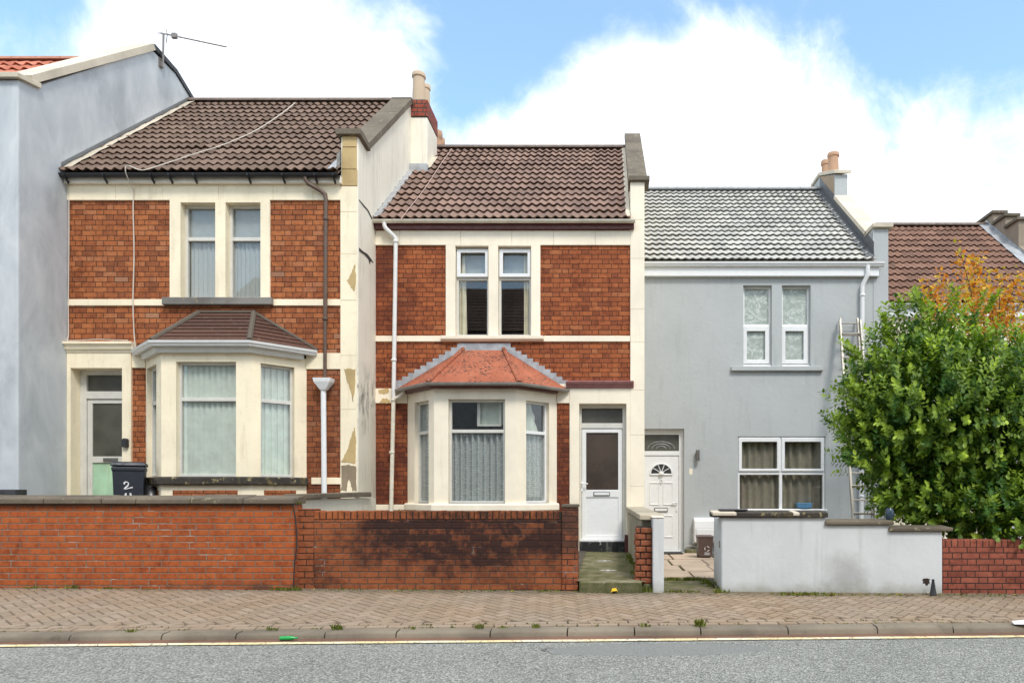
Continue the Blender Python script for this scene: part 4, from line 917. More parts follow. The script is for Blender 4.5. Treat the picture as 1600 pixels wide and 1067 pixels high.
lb = flat_box('letterbox', M['light_grey'], door, X3(1023), X3(1044), D3 + .115, D3 + .137, Z3(799.5), Z3(793), .003)
flat_box('flap', M['upvc'], door, X3(1024.2), X3(1042.8), D3 + .110, D3 + .117, Z3(798.3), Z3(794.3), .002)
MB().tube([(X3(1058.5), D3 + .12, Z3(785)), (X3(1058.5), D3 + .09, Z3(785)), (X3(1051), D3 + .085, Z3(785))], .012, 8).build('handle', M['upvc'], door, smooth=True)
flat_box('handle_plate', M['upvc'], door, X3(1057.2), X3(1059.8), D3 + .118, D3 + .137, Z3(799), Z3(781), .004)
flat_box('paint_test_patch', M['cream2'], h3, X3(1077), X3(1082), D3 - .003, D3 + .02, Z3(741), Z3(732), 0)
# roof
ye3 = D3 - .14; ze3 = pz(408.5, ye3); yr3 = 16.75; zr3 = pz(300, 16.75)
roof_tiles(h3, XC, xr3, ye3, ze3, yr3, zr3, M['tile3'], 17, amp=.026, lip=1.25)
ridge_tiles(h3, XC, xr3, yr3, zr3 + .07, M['ridge3'], .12, .46)
flat_box('fascia', M['upvc'], h3, XC, X3(1371), D3 - .09, D3 + .05, Z3(433.5), Z3(413), .006)
MB().sweep([(XC, D3 - .09, ze3 - .012), (X3(1377), D3 - .09, ze3 - .012)], ogee).build('gutter', M['upvc'], h3)
pipe(h3, [(X3(1352), D3 - .13, Z3(418)), (X3(1352), D3 - .13, Z3(432)), (X3(1351), D3 - .12, Z3(435)), (X3(1346), D3 - .075, Z3(446)), (X3(1345.5), D3 - .07, Z3(450)), (X3(1343.5), D3 - .07, .2)], .04, M['upvc'], clips=((X3(1345.5), D3 - .07, Z3(463)), (X3(1344, ), D3 - .07, Z3(660)), (X3(1343.7), D3 - .07, Z3(775))), n=8)
zk3 = pz(357, D3)
MB().prism(xr3, XE, [(D3 - .012, 3.5), (D3 - .012, zk3), (13.72, zk3 - .02), (15.67, 8.16), (15.67, 8.72), (16.75, 9.18), (17.4, 9.18), (20.0, 6.4), (20.0, 3.5)]).build('party_wall', M['grey'], h3, bevel=.01)
MB().prism(xr3 - .03, XE + .07, [(D3 - .08, zk3), (D3 - .08, zk3 + .075), (13.74, zk3 + .07), (13.80, zk3 - .02)]).build('kneeler', M['stone_pale'], h3, bevel=.006)
coping_slope(h3, xr3 - .03, XE + .03, 13.74, zk3 - .02, 15.66, 8.16, M['stone_pale'], .08, .72)
MB().prism(xr3 - .04, XE + .06, [(15.6, 8.72), (15.6, 8.80), (16.75, 9.27), (17.4, 9.27), (17.4, 9.19), (16.75, 9.19)]).build('cap_stone', M['stone_pale'], h3, bevel=.008)
MB().prism(xr3 - .004, xr3 + .05, [(15.69, 7.9), (15.69, 8.71), (16.74, 9.17), (16.74, 8.7)]).build('brown_face', paint('brown_render', (.36, .27, .18), dirt=(.12, .09, .06), amount=.6, streak=.6), h3)  # left side of the stack, browner and darker than its front
for (u, v, D, r) in ((1302, 240, 16.5, .125), (1289.8, 251.5, 17.3, .10)): chimney_pot(h3, px(u, D), D, 8.9, pz(v, D), r, M['terracotta'])
flat_box('lead_apron', M['lead'], h3, xr3 - .006, xr3 + .02, D3 - .02, 13.72, ze3 + .05, zk3 - .03, 0)
# lead soakers: sloping strips where roofs meet the walls
def soaker(parent, x0, x1, ye, ze, yr, zr, q0, q1, mat, off=.075, name='flashing', rise=.14, side=None):
    L = math.hypot(yr - ye, zr - ze); dy, dz = (yr - ye) / L, (zr - ze) / L; ny, nz = -dz, dy
    a = L * q0; b = L * q1; n = 16; vs = []
    mb = MB()
    for i in range(n + 1):
        s = a + (b - a) * i / n; w = .012 * ((i % 2) - .5)
        for (x, o) in ((x0, off + w), (x1, off + .015 + w)): vs.append((x, ye + dy * s + ny * o, ze + dz * s + nz * o))
    mb.add(vs, [(2 * i, 2 * i + 2, 2 * i + 3, 2 * i + 1) for i in range(n)])
    if side is not None:
        vs = []
        for i in range(n + 1):
            s = a + (b - a) * i / n; y = ye + dy * s; z = ze + dz * s; vs += [(side, y, z + .05), (side, y, z + .05 + rise)]
        mb.add(vs, [(2 * i, 2 * i + 2, 2 * i + 3, 2 * i + 1) for i in range(n)])
    return mb.build(name, mat, parent, recalc=False)
soaker(h1, XA, XA + .16, ye1, ze1, yr1, zr1, .02, 1, M['stone_pale'], .066, side=None)
soaker(h1, XA, XA + .012, ye1, ze1, yr1, zr1, .0, 1, plain('dark_lead_edge', (.16, .165, .17), .6), .07, side=XA + .006, rise=.12)
soaker(h1, xr1 - .14, xr1 - .004, ye1, ze1, yr1, zr1, .0, .16, M['lead'], .07, side=xr1 - .012, rise=.25)
soaker(h2, XB + .0, XB + .13, ye2, ze2, yr2, zr2, .0, .62, M['lead'], .06, side=None)
soaker(h3, xr3 - .16, xr3, ye3, ze3, yr3, zr3, .02, 1, plain('dark_lead', (.12, .125, .13), .6, metal=.2), .06, side=xr3 - .008, rise=.3)
soaker(h2, xr2 - .085, xr2 - .01, ye2, ze2, yr2, zr2, .0, 1, M['stone_pale'], .066)
MB().box(cx0 + .3, cx1 + .04, 13.8, 13.955, 7.86, 8.08).build('flashing', M['lead'], h2, bevel=.01)
soaker(h2, cx1 - .01, cx1 + .10, ye2, ze2, yr2, zr2, .64, .82, M['stone_pale'], .07)
# ================================================================== HOUSE 4 : right, behind the bush
X4 = lambda u: px(u, D4); Z4 = lambda v: pz(v, D4); T4 = FT(D4)
h4 = thing('terraced_house', 'house with terracotta brown roof behind the green bush at the right', 'house', (8.0, D4, 0))
MB().panel(T4, XE, XF, -.2, Z4(480), 0, .25, [(6.3, 7.9, 1.1, 2.6), (6.4, 7.9, 3.0, 4.0), (8.6, 9.5, .3, 2.4)]).build('front_wall', M['cream2'], h4)
for (a, b, c, d) in ((6.3, 7.9, 1.1, 2.6), (6.4, 7.9, 3.0, 4.0)): window(h4, T4, a, b, c, d, .08, vb=((a + b) / 2,))
MB().box(8.6, 9.5, D4 + .1, D4 + .16, .3, 2.4).build('door', M['upvc'], h4)
ye4 = D4 - .14; ze4 = pz(474, ye4); yr4 = 18.25; zr4 = pz(355, 18.25)
roof_tiles(h4, XE, XF - .3, ye4, ze4, yr4, zr4, M['tile4'], 13, period=.17, amp=.04)
ridge_tiles(h4, XE, XF - .3, yr4, zr4 + .06, M['ridge1'])
flat_box('fascia', M['upvc'], h4, XE, XF, D4 - .09, D4 + .05, ze4 - .28, ze4 - .06, .006)
MB().sweep([(XE, D4 - .09, ze4 - .012), (XF, D4 - .09, ze4 - .012)], half_round(.055)).build('gutter', M['pipe_white'], h4, smooth=True)
sl4 = (zr4 - ze4) / (yr4 - ye4)
rf4 = lambda y: ze4 + (y - ye4) * sl4 + .22
poly = [(D4 - .01, -.3), (D4 - .01, rf4(D4)), (16.8, rf4(16.8)), (16.8, 8.12), (17.35, 8.12), (17.35, 8.43), (17.9, 8.43), (17.9, 8.73), (18.8, 8.73), (21.5, 4.2), (21.5, -.3)]
MB().prism(XF - .3, XF, poly).build('party_wall', paint('render_brown_weathered', (.3, .24, .18), dirt=(.1, .08, .06), amount=.5, streak=.5), h4)
for y0, y1, zt in ((16.74, 17.345, 8.12), (17.29, 17.895, 8.43), (17.84, 18.85, 8.73)):
    MB().box(XF - .36, XF + .05, y0, y1, zt + .002, zt + .075).build('cap_stone', M['stone'], h4, bevel=.006)
soaker(h4, XF - .55, XF - .3, ye4, ze4, yr4, zr4, .0, 1, M['lead'], .09, side=XF - .306, rise=.15)
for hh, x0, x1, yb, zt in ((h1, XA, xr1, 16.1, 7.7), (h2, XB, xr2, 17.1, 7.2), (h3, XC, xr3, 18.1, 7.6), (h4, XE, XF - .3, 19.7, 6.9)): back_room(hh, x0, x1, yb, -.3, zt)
# ================================================================== GARDEN WALLS, STEPS, PATHS
DW1, DW2, DW3 = 8.28, 8.40, 8.45
gw = thing('garden_wall', 'long orange brick garden wall with a stone coping at the left', 'wall', (-9, DW1, 0))
xw1 = px(459.5, DW1)
MB().box(-16, xw1, DW1, DW1 + .22, -.2, pz(787, DW1)).build('brickwork', M['brick_orange'], gw, bevel=.006)
js = [px(u, DW1) for u in (462, 383, 301, 216.5, 163, 73)]; x = px(73, DW1) - .72
while x > -16: js.append(x); x -= .72
for i in range(len(js) - 1):
    a, b = js[i + 1] + .004, js[i] - .004; z = pz(787, DW1) + .002; dz = random.uniform(-.006, .006)
    MB().prism(a, b, [(DW1 - .055, z), (DW1 - .055, z + .055 + dz), (DW1 - .04, z + .068 + dz), (DW1 + .29, z + .105 + dz), (DW1 + .29, z)]).build('coping', M['stone'], gw, bevel=.008)
rw = thing('garden_wall', 'short white rendered side wall running back to the orange house', 'wall', (-3.9, 9.8, 0))
MB().box(-4.0, -3.84, DW1 + .3, D1 + .3, -.2, 1.34).build('render', M['flank'], rw)
MB().prism(-4.05, -3.79, [(DW1 + .245, 1.343), (DW1 + .245, 1.405), (D1 - .05, 1.435), (D1 - .05, 1.36)]).build('coping', M['stone'], rw, bevel=.01)
g2 = thing('garden_wall', 'soot blackened brick garden wall with a brick on edge top, in front of the middle house', 'wall', (-2.1, DW2, 0))
xa, xb = px(463, DW2), px(903, DW2)
zt = pz(798, DW2)
MB().box(px(490, DW2), px(878, DW2), DW2 + .0, DW2 + .22, -.2, pz(811.5, DW2)).build('brickwork', M['brick_sooty'], g2, bevel=.012)
MB().box(px(490, DW2), px(878, DW2), DW2 + .012, DW2 + .208, pz(812, DW2), zt - .014).build('mortar_bed', M['joint'], g2)
so_ = MB(); xq = px(490, DW2) + .004
while xq < px(878, DW2) - .03:
    wq = random.uniform(.058, .066); o_ = random.uniform(-.006, .005)
    so_.box(xq, min(xq + wq, px(878, DW2) - .004), DW2 - .004 + o_, DW2 + .22 + o_, pz(811.5, DW2) + .004, zt + random.uniform(-.006, .004)); xq += wq + random.uniform(.011, .016)
so_.build('brick_on_edge', M['brick_sooty_edge'], g2, bevel=.007)
MB().box(xa, px(490, DW2), DW2 - .004, DW2 + .225, -.2, pz(795, DW2)).build('pier', brickmat('brick_pier_left', [(0, S(148, 88, 58)), (.5, S(166, 100, 64)), (1, S(158, 88, 58))], (.05, .03, .022), P=.228, frac=1, H=.0755, joint=.011, efflo=.5), g2, bevel=.012)
pr = MB().box(px(878, DW2), xb, DW2 - .02, DW2 + .235, -.2, pz(793, DW2)).build('pier', brickmat('brick_pier_right', [(0, S(148, 84, 56)), (.5, S(168, 98, 62)), (1, S(158, 88, 58))], (.05, .03, .022), P=.228, frac=1, H=.0755, joint=.011, efflo=.4,
    soot=lambda t, p: t.math('MULTIPLY', t.rng(t.math('ADD', p[2], t.math('MULTIPLY', t.noise(4, 4), .5)), .75, 1.15), .85)), g2, bevel=.012)
MB().box(px(877, DW2), xb + .008, DW2 - .03, DW2 + .245, pz(793, DW2) + .001, pz(787.5, DW2)).build('cap', M['stone'], g2, bevel=.012)
dv = thing('garden_wall', 'weathered divider wall with a slab top between the two front doors', 'wall', (.55, 10, 0))
sk = lambda x, y, z: (x - .085 * (y - 8.6) / 3.2, y, z)
MB().box(.43, .66, 8.72, D2 - .03, -.2, 1.075, sk).build('render', paint('render_green_weathered', (.34, .30, .22), dirt=(.09, .09, .04), amount=.8, streak=.7, bump=.8, var=.2), dv, bevel=.02)
q_ = MB().prism(.395, .70, [(8.56, 1.08), (8.56, 1.15), (D2 - .04, 1.185), (D2 - .04, 1.10)]); q_.v = [sk(*p) for p in q_.v]; q_.build('coping', paint('coping_weathered', (.46, .40, .30), dirt=(.12, .11, .06), amount=.8, bump=.6, var=.2), dv, bevel=.012)
bp = thing('brick_pier', 'crumbling stub of brick pier beside the green path', 'pier', (.44, 8.5, 0))
bz = .30; k = 0
pier = MB().box(.355, .535, 8.47, 8.71, .1, 1.0).build('core', M['joint'], bp)
while bz < 1.0:
    o = random.uniform(-.008, .008); w = px(1019, 8.45)
    cut = .33 + (.12 if k % 2 else .05) + .02
    for (a, b) in ((.34 + o, cut - .006), (cut + .006, w + o * .6)):
        MB().box(a, b, 8.45 + random.uniform(-.006, .008), 8.72, bz, bz + .066).build('brick', M['brick_pier'] if 'brick_pier' in M else M.setdefault('brick_pier', brickmat('brick_pier_worn', [(0, S(138, 78, 54)), (.5, S(150, 88, 60)), (1, S(166, 104, 76))], (.2, .15, .1), P=3.0, frac=1, H=3.0, joint=.001, efflo=.0, mossy=.5)), bp, bevel=.012)
    bz += .078; k += 1
MB().box(.35, .56, 8.44, 8.74, .1, .295).build('footing', M['concrete'], bp, bevel=.02)
gp_ = thing('gate_post', 'pale grey rendered gate post beside the paved path', 'post', (.6, 8.6, 0))
MB().box(px(1020, 8.34), px(1037.5, 8.34), 8.34, 9.1, -.1, pz(809, 8.34)).build('render', M['white_render'], gp_, bevel=.015)
MB().box(px(1020, 8.34) - .012, px(1037.5, 8.34) + .006, 8.33, 9.11, pz(809, 8.34), pz(806.5, 8.34)).build('cap', M['cream2'], gp_, bevel=.01)
g3 = thing('garden_wall', 'stepped white rendered garden wall in front of the grey house', 'wall', (2.7, DW3, 0))
x0, x1, x2, x3 = px(1127, DW3), px(1291, DW3), px(1391, DW3), px(1473, DW3)
z1, z2, z3 = pz(808, DW3), pz(819.5, DW3), pz(829.5, DW3)
MB().slab(DW3, DW3 + .2, [(x0, -.2), (x3, -.2), (x3, z3), (x2, z3), (x2, z2), (x1, z2), (x1, z1), (x0, z1)]).build('render', M['white_render'], g3, bevel=.02)
MB().box(x0 + .002, x0 + .2, DW3 + .19, DW3 + .62, -.2, z1 - .01).build('return', M['white_render'], g3, bevel=.02)
MB().prism(px(1113, DW3), x1 + .012, [(DW3 - .04, z1 + .001), (DW3 - .045, z1 + .06), (DW3 + .25, z1 + .082), (DW3 + .25, z1 + .001)]).build('coping', M['sill_dark'], g3, bevel=.012)
for (a, b) in ((1113, 1150), (1238, 1248)): MB().prism(px(a, DW3) - .002, px(b, DW3), [(DW3 - .05, z1 + .02), (DW3 - .05, z1 + .062), (DW3 + .2, z1 + .083), (DW3 + .2, z1 + .06)]).build('painted_coping', M['stone_pale'], g3, bevel=.01)
MB().box(px(1126, DW3), px(1170, DW3), DW3 + .05, DW3 + .2, z1 + .08, z1 + .10).build('loose_slate', M['slate_black'], g3, bevel=.004)
MB().prism(px(1288.5, DW3), px(1395, DW3), [(DW3 - .04, z2 + .001), (DW3 - .04, z2 + .045), (DW3 + .25, z2 + .065), (DW3 + .25, z2 + .001)]).build('coping', M['stone'], g3, bevel=.01)
MB().prism(px(1388, DW3), px(1487, DW3), [(DW3 - .04, z3 + .001), (DW3 - .04, z3 + .045), (DW3 + .25, z3 + .065), (DW3 + .25, z3 + .001)]).build('coping', M['stone'], g3, bevel=.01)
patch(g3, DW3, DW3 - .0, [(1442, 903), (1452, 903), (1452, 911), (1449, 914), (1445, 911), (1442, 910)], M['hole_dark'], 'vent_hole')  # flat patch, the shade inside the hole is put into its colour
MB().box(x0 - .006, x0 + .02, DW3 + .09, DW3 + .15, pz(856, 8.5), pz(845, 8.5)).build('gate_latch', M['steel'], g3, bevel=.004)
g4 = thing('garden_wall', 'dark red brick garden wall under the big green bush', 'wall', (6, DW3, 0))
MB().box(x3 + .004, 16, DW3 + .01, DW3 + .23, -.2, pz(843, DW3)).build('brickwork', M['brick_red'], g4, bevel=.012)
# paths
p2 = MB(); n = 12; vs = []
for i in range(n + 1):
    y = 8.36 + (D2 - 8.36) * i / n; z = .345 + .06 * i / n + .006 * mnoise.noise((y * 2, 1, 1)); vs += [(-.40, y, z), (.46, y, z - .01)]
p2.add(vs, [(2 * i, 2 * i + 2, 2 * i + 3, 2 * i + 1) for i in range(n)]); p2.build('garden_path', M['concrete'], kind='structure')
ds = thing('doorstep', 'mossy concrete step at the pavement end of the green path', 'step', (.03, 8.3, 0))
MB().box(px(905, 8.3), px(1003, 8.3), 8.28, 8.6, .05, pz(908.5, 8.3)).build('step', M['concrete'], ds, bevel=.018, seg=3)
for (u, v) in ((945, 876), (950, 891)):
    D = 8.36
    for _ in range(20):
        z = .345 + .06 * (D - 8.36) / (D2 - 8.36); D = (EYE - z) * F / (v - V0)
    cx = px(u, D); mt = thing('floor_tile', 'white diamond tile set in the green path, ' + ('nearer the door' if v < 880 else 'nearer the pavement'), 'tile', (cx, D, z), 'white diamond tiles in the path')
    mb = MB()
    s = .045; zz = z + .004
    mb.add([(cx - .13, D, zz), (cx - .07, D - .05, zz), (cx - .005, D, zz), (cx - .07, D + .05, zz), (cx + .13, D, zz), (cx + .07, D - .05, zz), (cx + .005, D, zz), (cx + .07, D + .05, zz), (cx, D - .11, zz), (cx + .045, D - .06, zz), (cx, D - .01, zz), (cx - .045, D - .06, zz), (cx, D + .11, zz), (cx + .045, D + .06, zz), (cx, D + .01, zz), (cx - .045, D + .06, zz)],
           [(0, 1, 2, 3), (4, 7, 6, 5), (8, 9, 10, 11), (12, 15, 14, 13)]); mb.build('tile', M['tilemark'], mt)
# paved path of the grey house
s3 = thing('doorstep', 'low stone step at the pavement end of the paved path', 'step', (1.0, 8.9, 0))
MB().box(px(1037, 8.62), px(1125, 8.62), 8.56, 9.52, .03, .205).build('step', M['concrete'], s3, bevel=.015)
MB().box(.62, 1.75, 9.52, D3 + .12, -.05, .225).build('path_bed', M['moss'], kind='structure')
fl = MB(); y = 9.5; row = 0
while y < 13.3:
    h = random.choice((.62, .75, .9)); x = .60 + (row % 2) * -.2
    while x < 1.9:
        w = random.choice((.45, .6, .75)); dz = random.uniform(-.008, .012)
        x_0, x_1, y_0, y_1 = max(.6, x) + .016, min(1.9, x + w) - .016, y + .018, min(13.38, y + h) - .018
        if x_1 - x_0 > .05:
            fl.box(x_0, x_1, y_0, y_1, .2, .25 + dz)
        x += w
    y += h; row += 1
fl.build('paving_slabs', M['flag'], kind='structure', bevel=.008)
mm = thing('door_mat', 'black rubber mat in front of the panelled white door', 'mat', (X3(1045), 13.1, .26))
MB().box(X3(1012), X3(1064), 12.95, 13.35, .262, .275).build('mat', M['mat'], mm, bevel=.004)
# ================================================================== SMALL THINGS
def wheelie(name, label, x, y, z, w, d, h, mat, rot=0):
    t = thing(name, label, 'bin', (x, y, z)); c_, s_ = math.cos(rot), math.sin(rot)
    def turn(mb):
        mb.v = [(x + (p[0] - x) * c_ - (p[1] - y) * s_, y + (p[0] - x) * s_ + (p[1] - y) * c_, p[2]) for p in mb.v]; return mb
    def ring(s, zz, dd=0): return [(x - w / 2 * s, y - d / 2 * s + dd, z + zz), (x + w / 2 * s, y - d / 2 * s + dd, z + zz), (x + w / 2 * s, y + d / 2 * s, z + zz), (x - w / 2 * s, y + d / 2 * s, z + zz)]
    mb = MB(); rs = [ring(.80, .03), ring(.80, .08), ring(.95, h * .86), ring(1.0, h * .88), ring(1.0, h * .93)]
    vs = [p for r in rs for p in r]; fs = [(0, 1, 2, 3), (16, 17, 18, 19)] + [(4 * i + k, 4 * i + (k + 1) % 4, 4 * i + 4 + (k + 1) % 4, 4 * i + 4 + k) for i in range(4) for k in range(4)]
    mb.add(vs, fs); body = turn(mb).build('body', mat, t, bevel=.018, seg=3)
    mb = MB(); rs = [ring(1.04, h * .935), ring(1.06, h * .95), ring(1.0, h * .985), ring(.8, h)]
    vs = [p for r in rs for p in r]; fs = [(0, 1, 2, 3), (12, 13, 14, 15)] + [(4 * i + k, 4 * i + (k + 1) % 4, 4 * i + 4 + (k + 1) % 4, 4 * i + 4 + k) for i in range(3) for k in range(4)]
    mb.add(vs, fs); turn(mb).build('lid', mat, t, bevel=.012, seg=3)
    turn(MB().tube([(x - w * .4, y + d * .58, z + h * .93), (x + w * .4, y + d * .58, z + h * .93)], .016, 8)).build('handle', mat, t, smooth=True)
    for s in (-1, 1): turn(MB().tube([(x + s * w * .30, y + d * .45, z + .10), (x + s * w * .42, y + d * .45, z + .10)], .10, 16)).build('wheel', M['black_pl'], t, smooth=True)
    return t, body
def stroke(mb, pts, w, y, n=None):
    P = [Vector((a, 0, b)) for a, b in pts]; vs = []
    for i, p in enumerate(P):
        d = (P[min(i + 1, len(P) - 1)] - P[max(i - 1, 0)]).normalized(); nn = Vector((-d.z, 0, d.x)); ww = w * (.8 + .3 * math.sin(i * 1.3))
        for s in (-1, 1): q = p + nn * s * ww / 2; vs.append((q.x, y(q.z), q.z))
    mb.add(vs, [(2 * i, 2 * i + 1, 2 * i + 3, 2 * i + 2) for i in range(len(P) - 1)])
DB = 10.15
bx = px(197, DB + .2); bw = .42; BROT = R(30); bh = 1.06; bz0 = pz(720.5, DB) - bh
tb, bb = wheelie('wheelie_bin', 'dark wheelie bin with a white painted 2 beside the left front door', bx, DB + .28, bz0, bw, .44, bh, M['bin'], BROT)
fy = lambda z: DB + .28 - .22 * (.80 + .15 * (z - bz0 - .08) / (bh * .86 - .08)) - .006
B = lambda u, v: (bx + (u - 197) / 118, pz(v, DB + .1))
mb = MB(); stroke(mb, [B(191.3, 756.5), B(191, 754), B(193, 752.6), B(196, 753), B(197.5, 755), B(196.5, 758), B(193.5, 761), B(191, 763.5), B(193, 764), B(197, 762.5), B(203.5, 761)], .020, fy)
stroke(mb, [B(193.5, 770), B(192.5, 776), B(192.3, 784)], .026, fy); stroke(mb, [B(199.8, 770), B(200.8, 775), B(201.5, 784)], .026, fy)
mb.v = [(bx + (p[0] - bx) * math.cos(BROT) - (p[1] - DB - .28) * math.sin(BROT), DB + .28 + (p[0] - bx) * math.sin(BROT) + (p[1] - DB - .28) * math.cos(BROT), p[2]) for p in mb.v]
mb.build('painted_number', M['chalk'], bb, recalc=False)
rb = thing('rubbish_bag', 'black rubbish sack slumped between the wheelie bin and the bay', 'sack', (px(226, 10.45), 10.5, bz0))
bm = bmesh.new(); bmesh.ops.create_icosphere(bm, subdivisions=3, radius=.27)
mb = MB(); c = Vector((px(231, 10.5), 10.58, bz0 + .30))
vs = [c + Vector((v.co.x * (.85 + .2 * mnoise.noise(v.co * 9)), v.co.y * .8, v.co.z * 1.65 * (.9 + .25 * mnoise.noise(v.co * 7)))) for v in bm.verts]; mb.add(vs, [[v.index for v in f.verts] for f in bm.faces]); bm.free()
mb.build('sack', M['bag'], rb, smooth=True)
DBB = 12.15
tb2, bb2 = wheelie('food_waste_bin', 'small brown lidded food bin in front of the white meter box', px(1103, DBB), DBB + .15, .257, .285, .27, pz(836.5, DBB) - .257, M['brown_pl'])
fy2 = lambda z: DBB + .012 - .004 * (z - .257)
C = lambda u, v: (px(u, DBB), pz(v, DBB))
mb = MB()
for (du, dv, s) in ((0, 0, 1),):
    for k in range(3):
        a = k * 2.094 + .5; pts = [C(1105 + 3.6 * math.cos(a + q * .16), 857 + 3.6 * math.sin(a + q * .16)) for q in range(8)]; stroke(mb, pts, .012, lambda z: DBB + .010)
    for q in range(2): stroke(mb, [C(1100.5, 863.5 + q * 2.6), C(1103.2, 863.2 + q * 2.6), C(1106, 863.8 + q * 2.6), C(1109.5, 863.4 + q * 2.6)], .009, lambda z: DBB + .013)
mb.build('white_print', M['chalk'], bb2, recalc=False)
mbx = thing('meter_box', 'white plastic meter box fixed low on the grey wall', 'meter box', (X3(1105), D3, .6))
MB().prism(X3(1083), X3(1124), [(D3 + .02, Z3(850)), (D3 - .17, Z3(846)), (D3 - .19, Z3(824)), (D3 - .17, Z3(812)), (D3 - .13, Z3(809.5)), (D3 + .02, Z3(808))]).build('box', M['upvc'], mbx, bevel=.02, seg=3)
MB().box(X3(1086.5), X3(1122), D3 - .197, D3 - .186, Z3(842), Z3(826)).build('door', M['upvc'], mbx, bevel=.006)
MB().tube([(X3(1071), D3 - .05, Z3(853)), (X3(1080), D3 - .06, Z3(852)), (X3(1092), D3 - .06, Z3(855))], .018, 6).build('pipe', M['grey_gutter'], mbx)
MB().box(X3(1070), X3(1089), D3 - .14, D3 - .01, .2, Z3(857)).build('base', M['concrete'], mbx, bevel=.02)
wl = thing('wall_light', 'slim dark up and down light on the grey wall by the door', 'wall light', (X3(1089), D3, Z3(711)))
MB().lathe((X3(1089.5), D3 - .075, Z3(720)), [(.036, 0), (.038, .01), (.038, .20), (.036, .21)], 16).build('housing', M['light_grey'], wl, smooth=True)
MB().box(X3(1088) - .02, X3(1088) + .03, D3 - .05, D3 + .01, Z3(715), Z3(707)).build('bracket', M['light_grey'], wl, bevel=.004)
ks = thing('key_safe', 'black key safe on the cream door jamb above the wheelie bin', 'key safe', (X1(200), D1, Z1(692)))
MB().slab(D1 - .095, D1 - .03, [(X1(196), Z1(699)), (X1(204.3), Z1(699)), (X1(204.3), Z1(688)), (X1(202.5), Z1(685.3)), (X1(197.8), Z1(685.3)), (X1(196), Z1(688))]).build('body', M['black_pl'], ks, bevel=.008)
# ladder
ld = thing('ladder', 'old aluminium extension ladder leaning on the grey wall behind the bush', 'ladder', (4.5, 12.0, .25))
A = Vector((px(1313, 13.3), 13.32, pz(497, 13.3))); Bt = Vector((px(1337.5, 12.0), 12.0, .27)); dirv = (A - Bt); L = dirv.length; dn = dirv.normalized(); nrm = Vector((0, -dn.z, dn.y)).normalized()
for q, (wid, off, s0, s1) in enumerate(((.335, 0, 0, 1.0), (.40, .055, 0, .985))):
    for sd in (-1, 1):
        base = Bt + Vector((.17, 0, 0)); p0 = base + dn * L * s0 + Vector((sd * wid / 2, 0, 0)) + nrm * off; p1 = base + dn * L * s1 + Vector((sd * wid / 2, 0, 0)) + nrm * off
        mb = MB(); e = .014; f = .03
        vs = [p + Vector((a * e, 0, 0)) + nrm * (b * f) for p in (p0, p1) for a, b in ((-1, -1), (1, -1), (1, 1), (-1, 1))]
        mb.add(vs, [(0, 1, 2, 3), (4, 5, 6, 7)] + [(i, (i + 1) % 4, 4 + (i + 1) % 4, 4 + i) for i in range(4)]); mb.build('rail', M['alu'], ld, bevel=.004)
    k = .3
    while k < L * s1 - .1:
        p = Bt + Vector((.17, 0, 0)) + dn * k + nrm * off; MB().tube([p - Vector((wid / 2, 0, 0)), p + Vector((wid / 2, 0, 0))], .015, 8).build('rung', M['alu'], ld, smooth=True); k += .255 if q == 0 else .51
# aerial
ta = thing('tv_aerial', 'thin tv aerial with a long boom on the blue grey gable', 'aerial', (XA + .1, 13.25, 9.8))
DA = 13.25; Q = lambda u, v, d=0: Vector((px(u, DA), DA + d, pz(v, DA)))
mx_ = px(254.5, DA)
MB().tube([Q(254.5, 106), Q(255.5, 53)], .019, 8).build('mast', M['steel'], ta, smooth=True)
mb = MB().tube([(XA + .0, DA, pz(94, DA)), Q(254.3, 94)], .014, 6); mb.build('bracket', M['steel'], ta); MB().tube([(XA, DA, pz(104, DA)), Q(254.5, 104)], .014, 6).build('bracket', M['steel'], ta)
MB().box(XA - .0, XA + .02, DA - .05, DA + .05, pz(106, DA), pz(92, DA)).build('wall_plate', M['steel'], ta)
p0, p1 = Q(251, 52), Q(348.5, 68.5, .1); MB().tube([p0, p1], .014, 6).build('boom', M['steel'], ta)
for q, hl in ((.04, .16), (.12, .2), (.28, .10), (.37, .095), (.46, .09), (.55, .09), (.64, .085), (.73, .085), (.82, .08), (.9, .08), (.985, .08)):
    p = p0.lerp(p1, q); MB().tube([p - Vector((0, hl * .9, hl * .55)), p + Vector((0, hl * .9, hl * .55))], .009, 5).build('element', M['steel'], ta)
p = p0.lerp(p1, .21); MB().box(p.x - .05, p.x + .05, p.y - .03, p.y + .03, p.z - .05, p.z + .05).build('dipole_box', M['steel'], ta, bevel=.01)
for s in (-1, 1): p = p0.lerp(p1, .1); MB().tube([p, p + Vector((-.05, .05, s * .13))], .008, 5).build('reflector', M['steel'], ta)
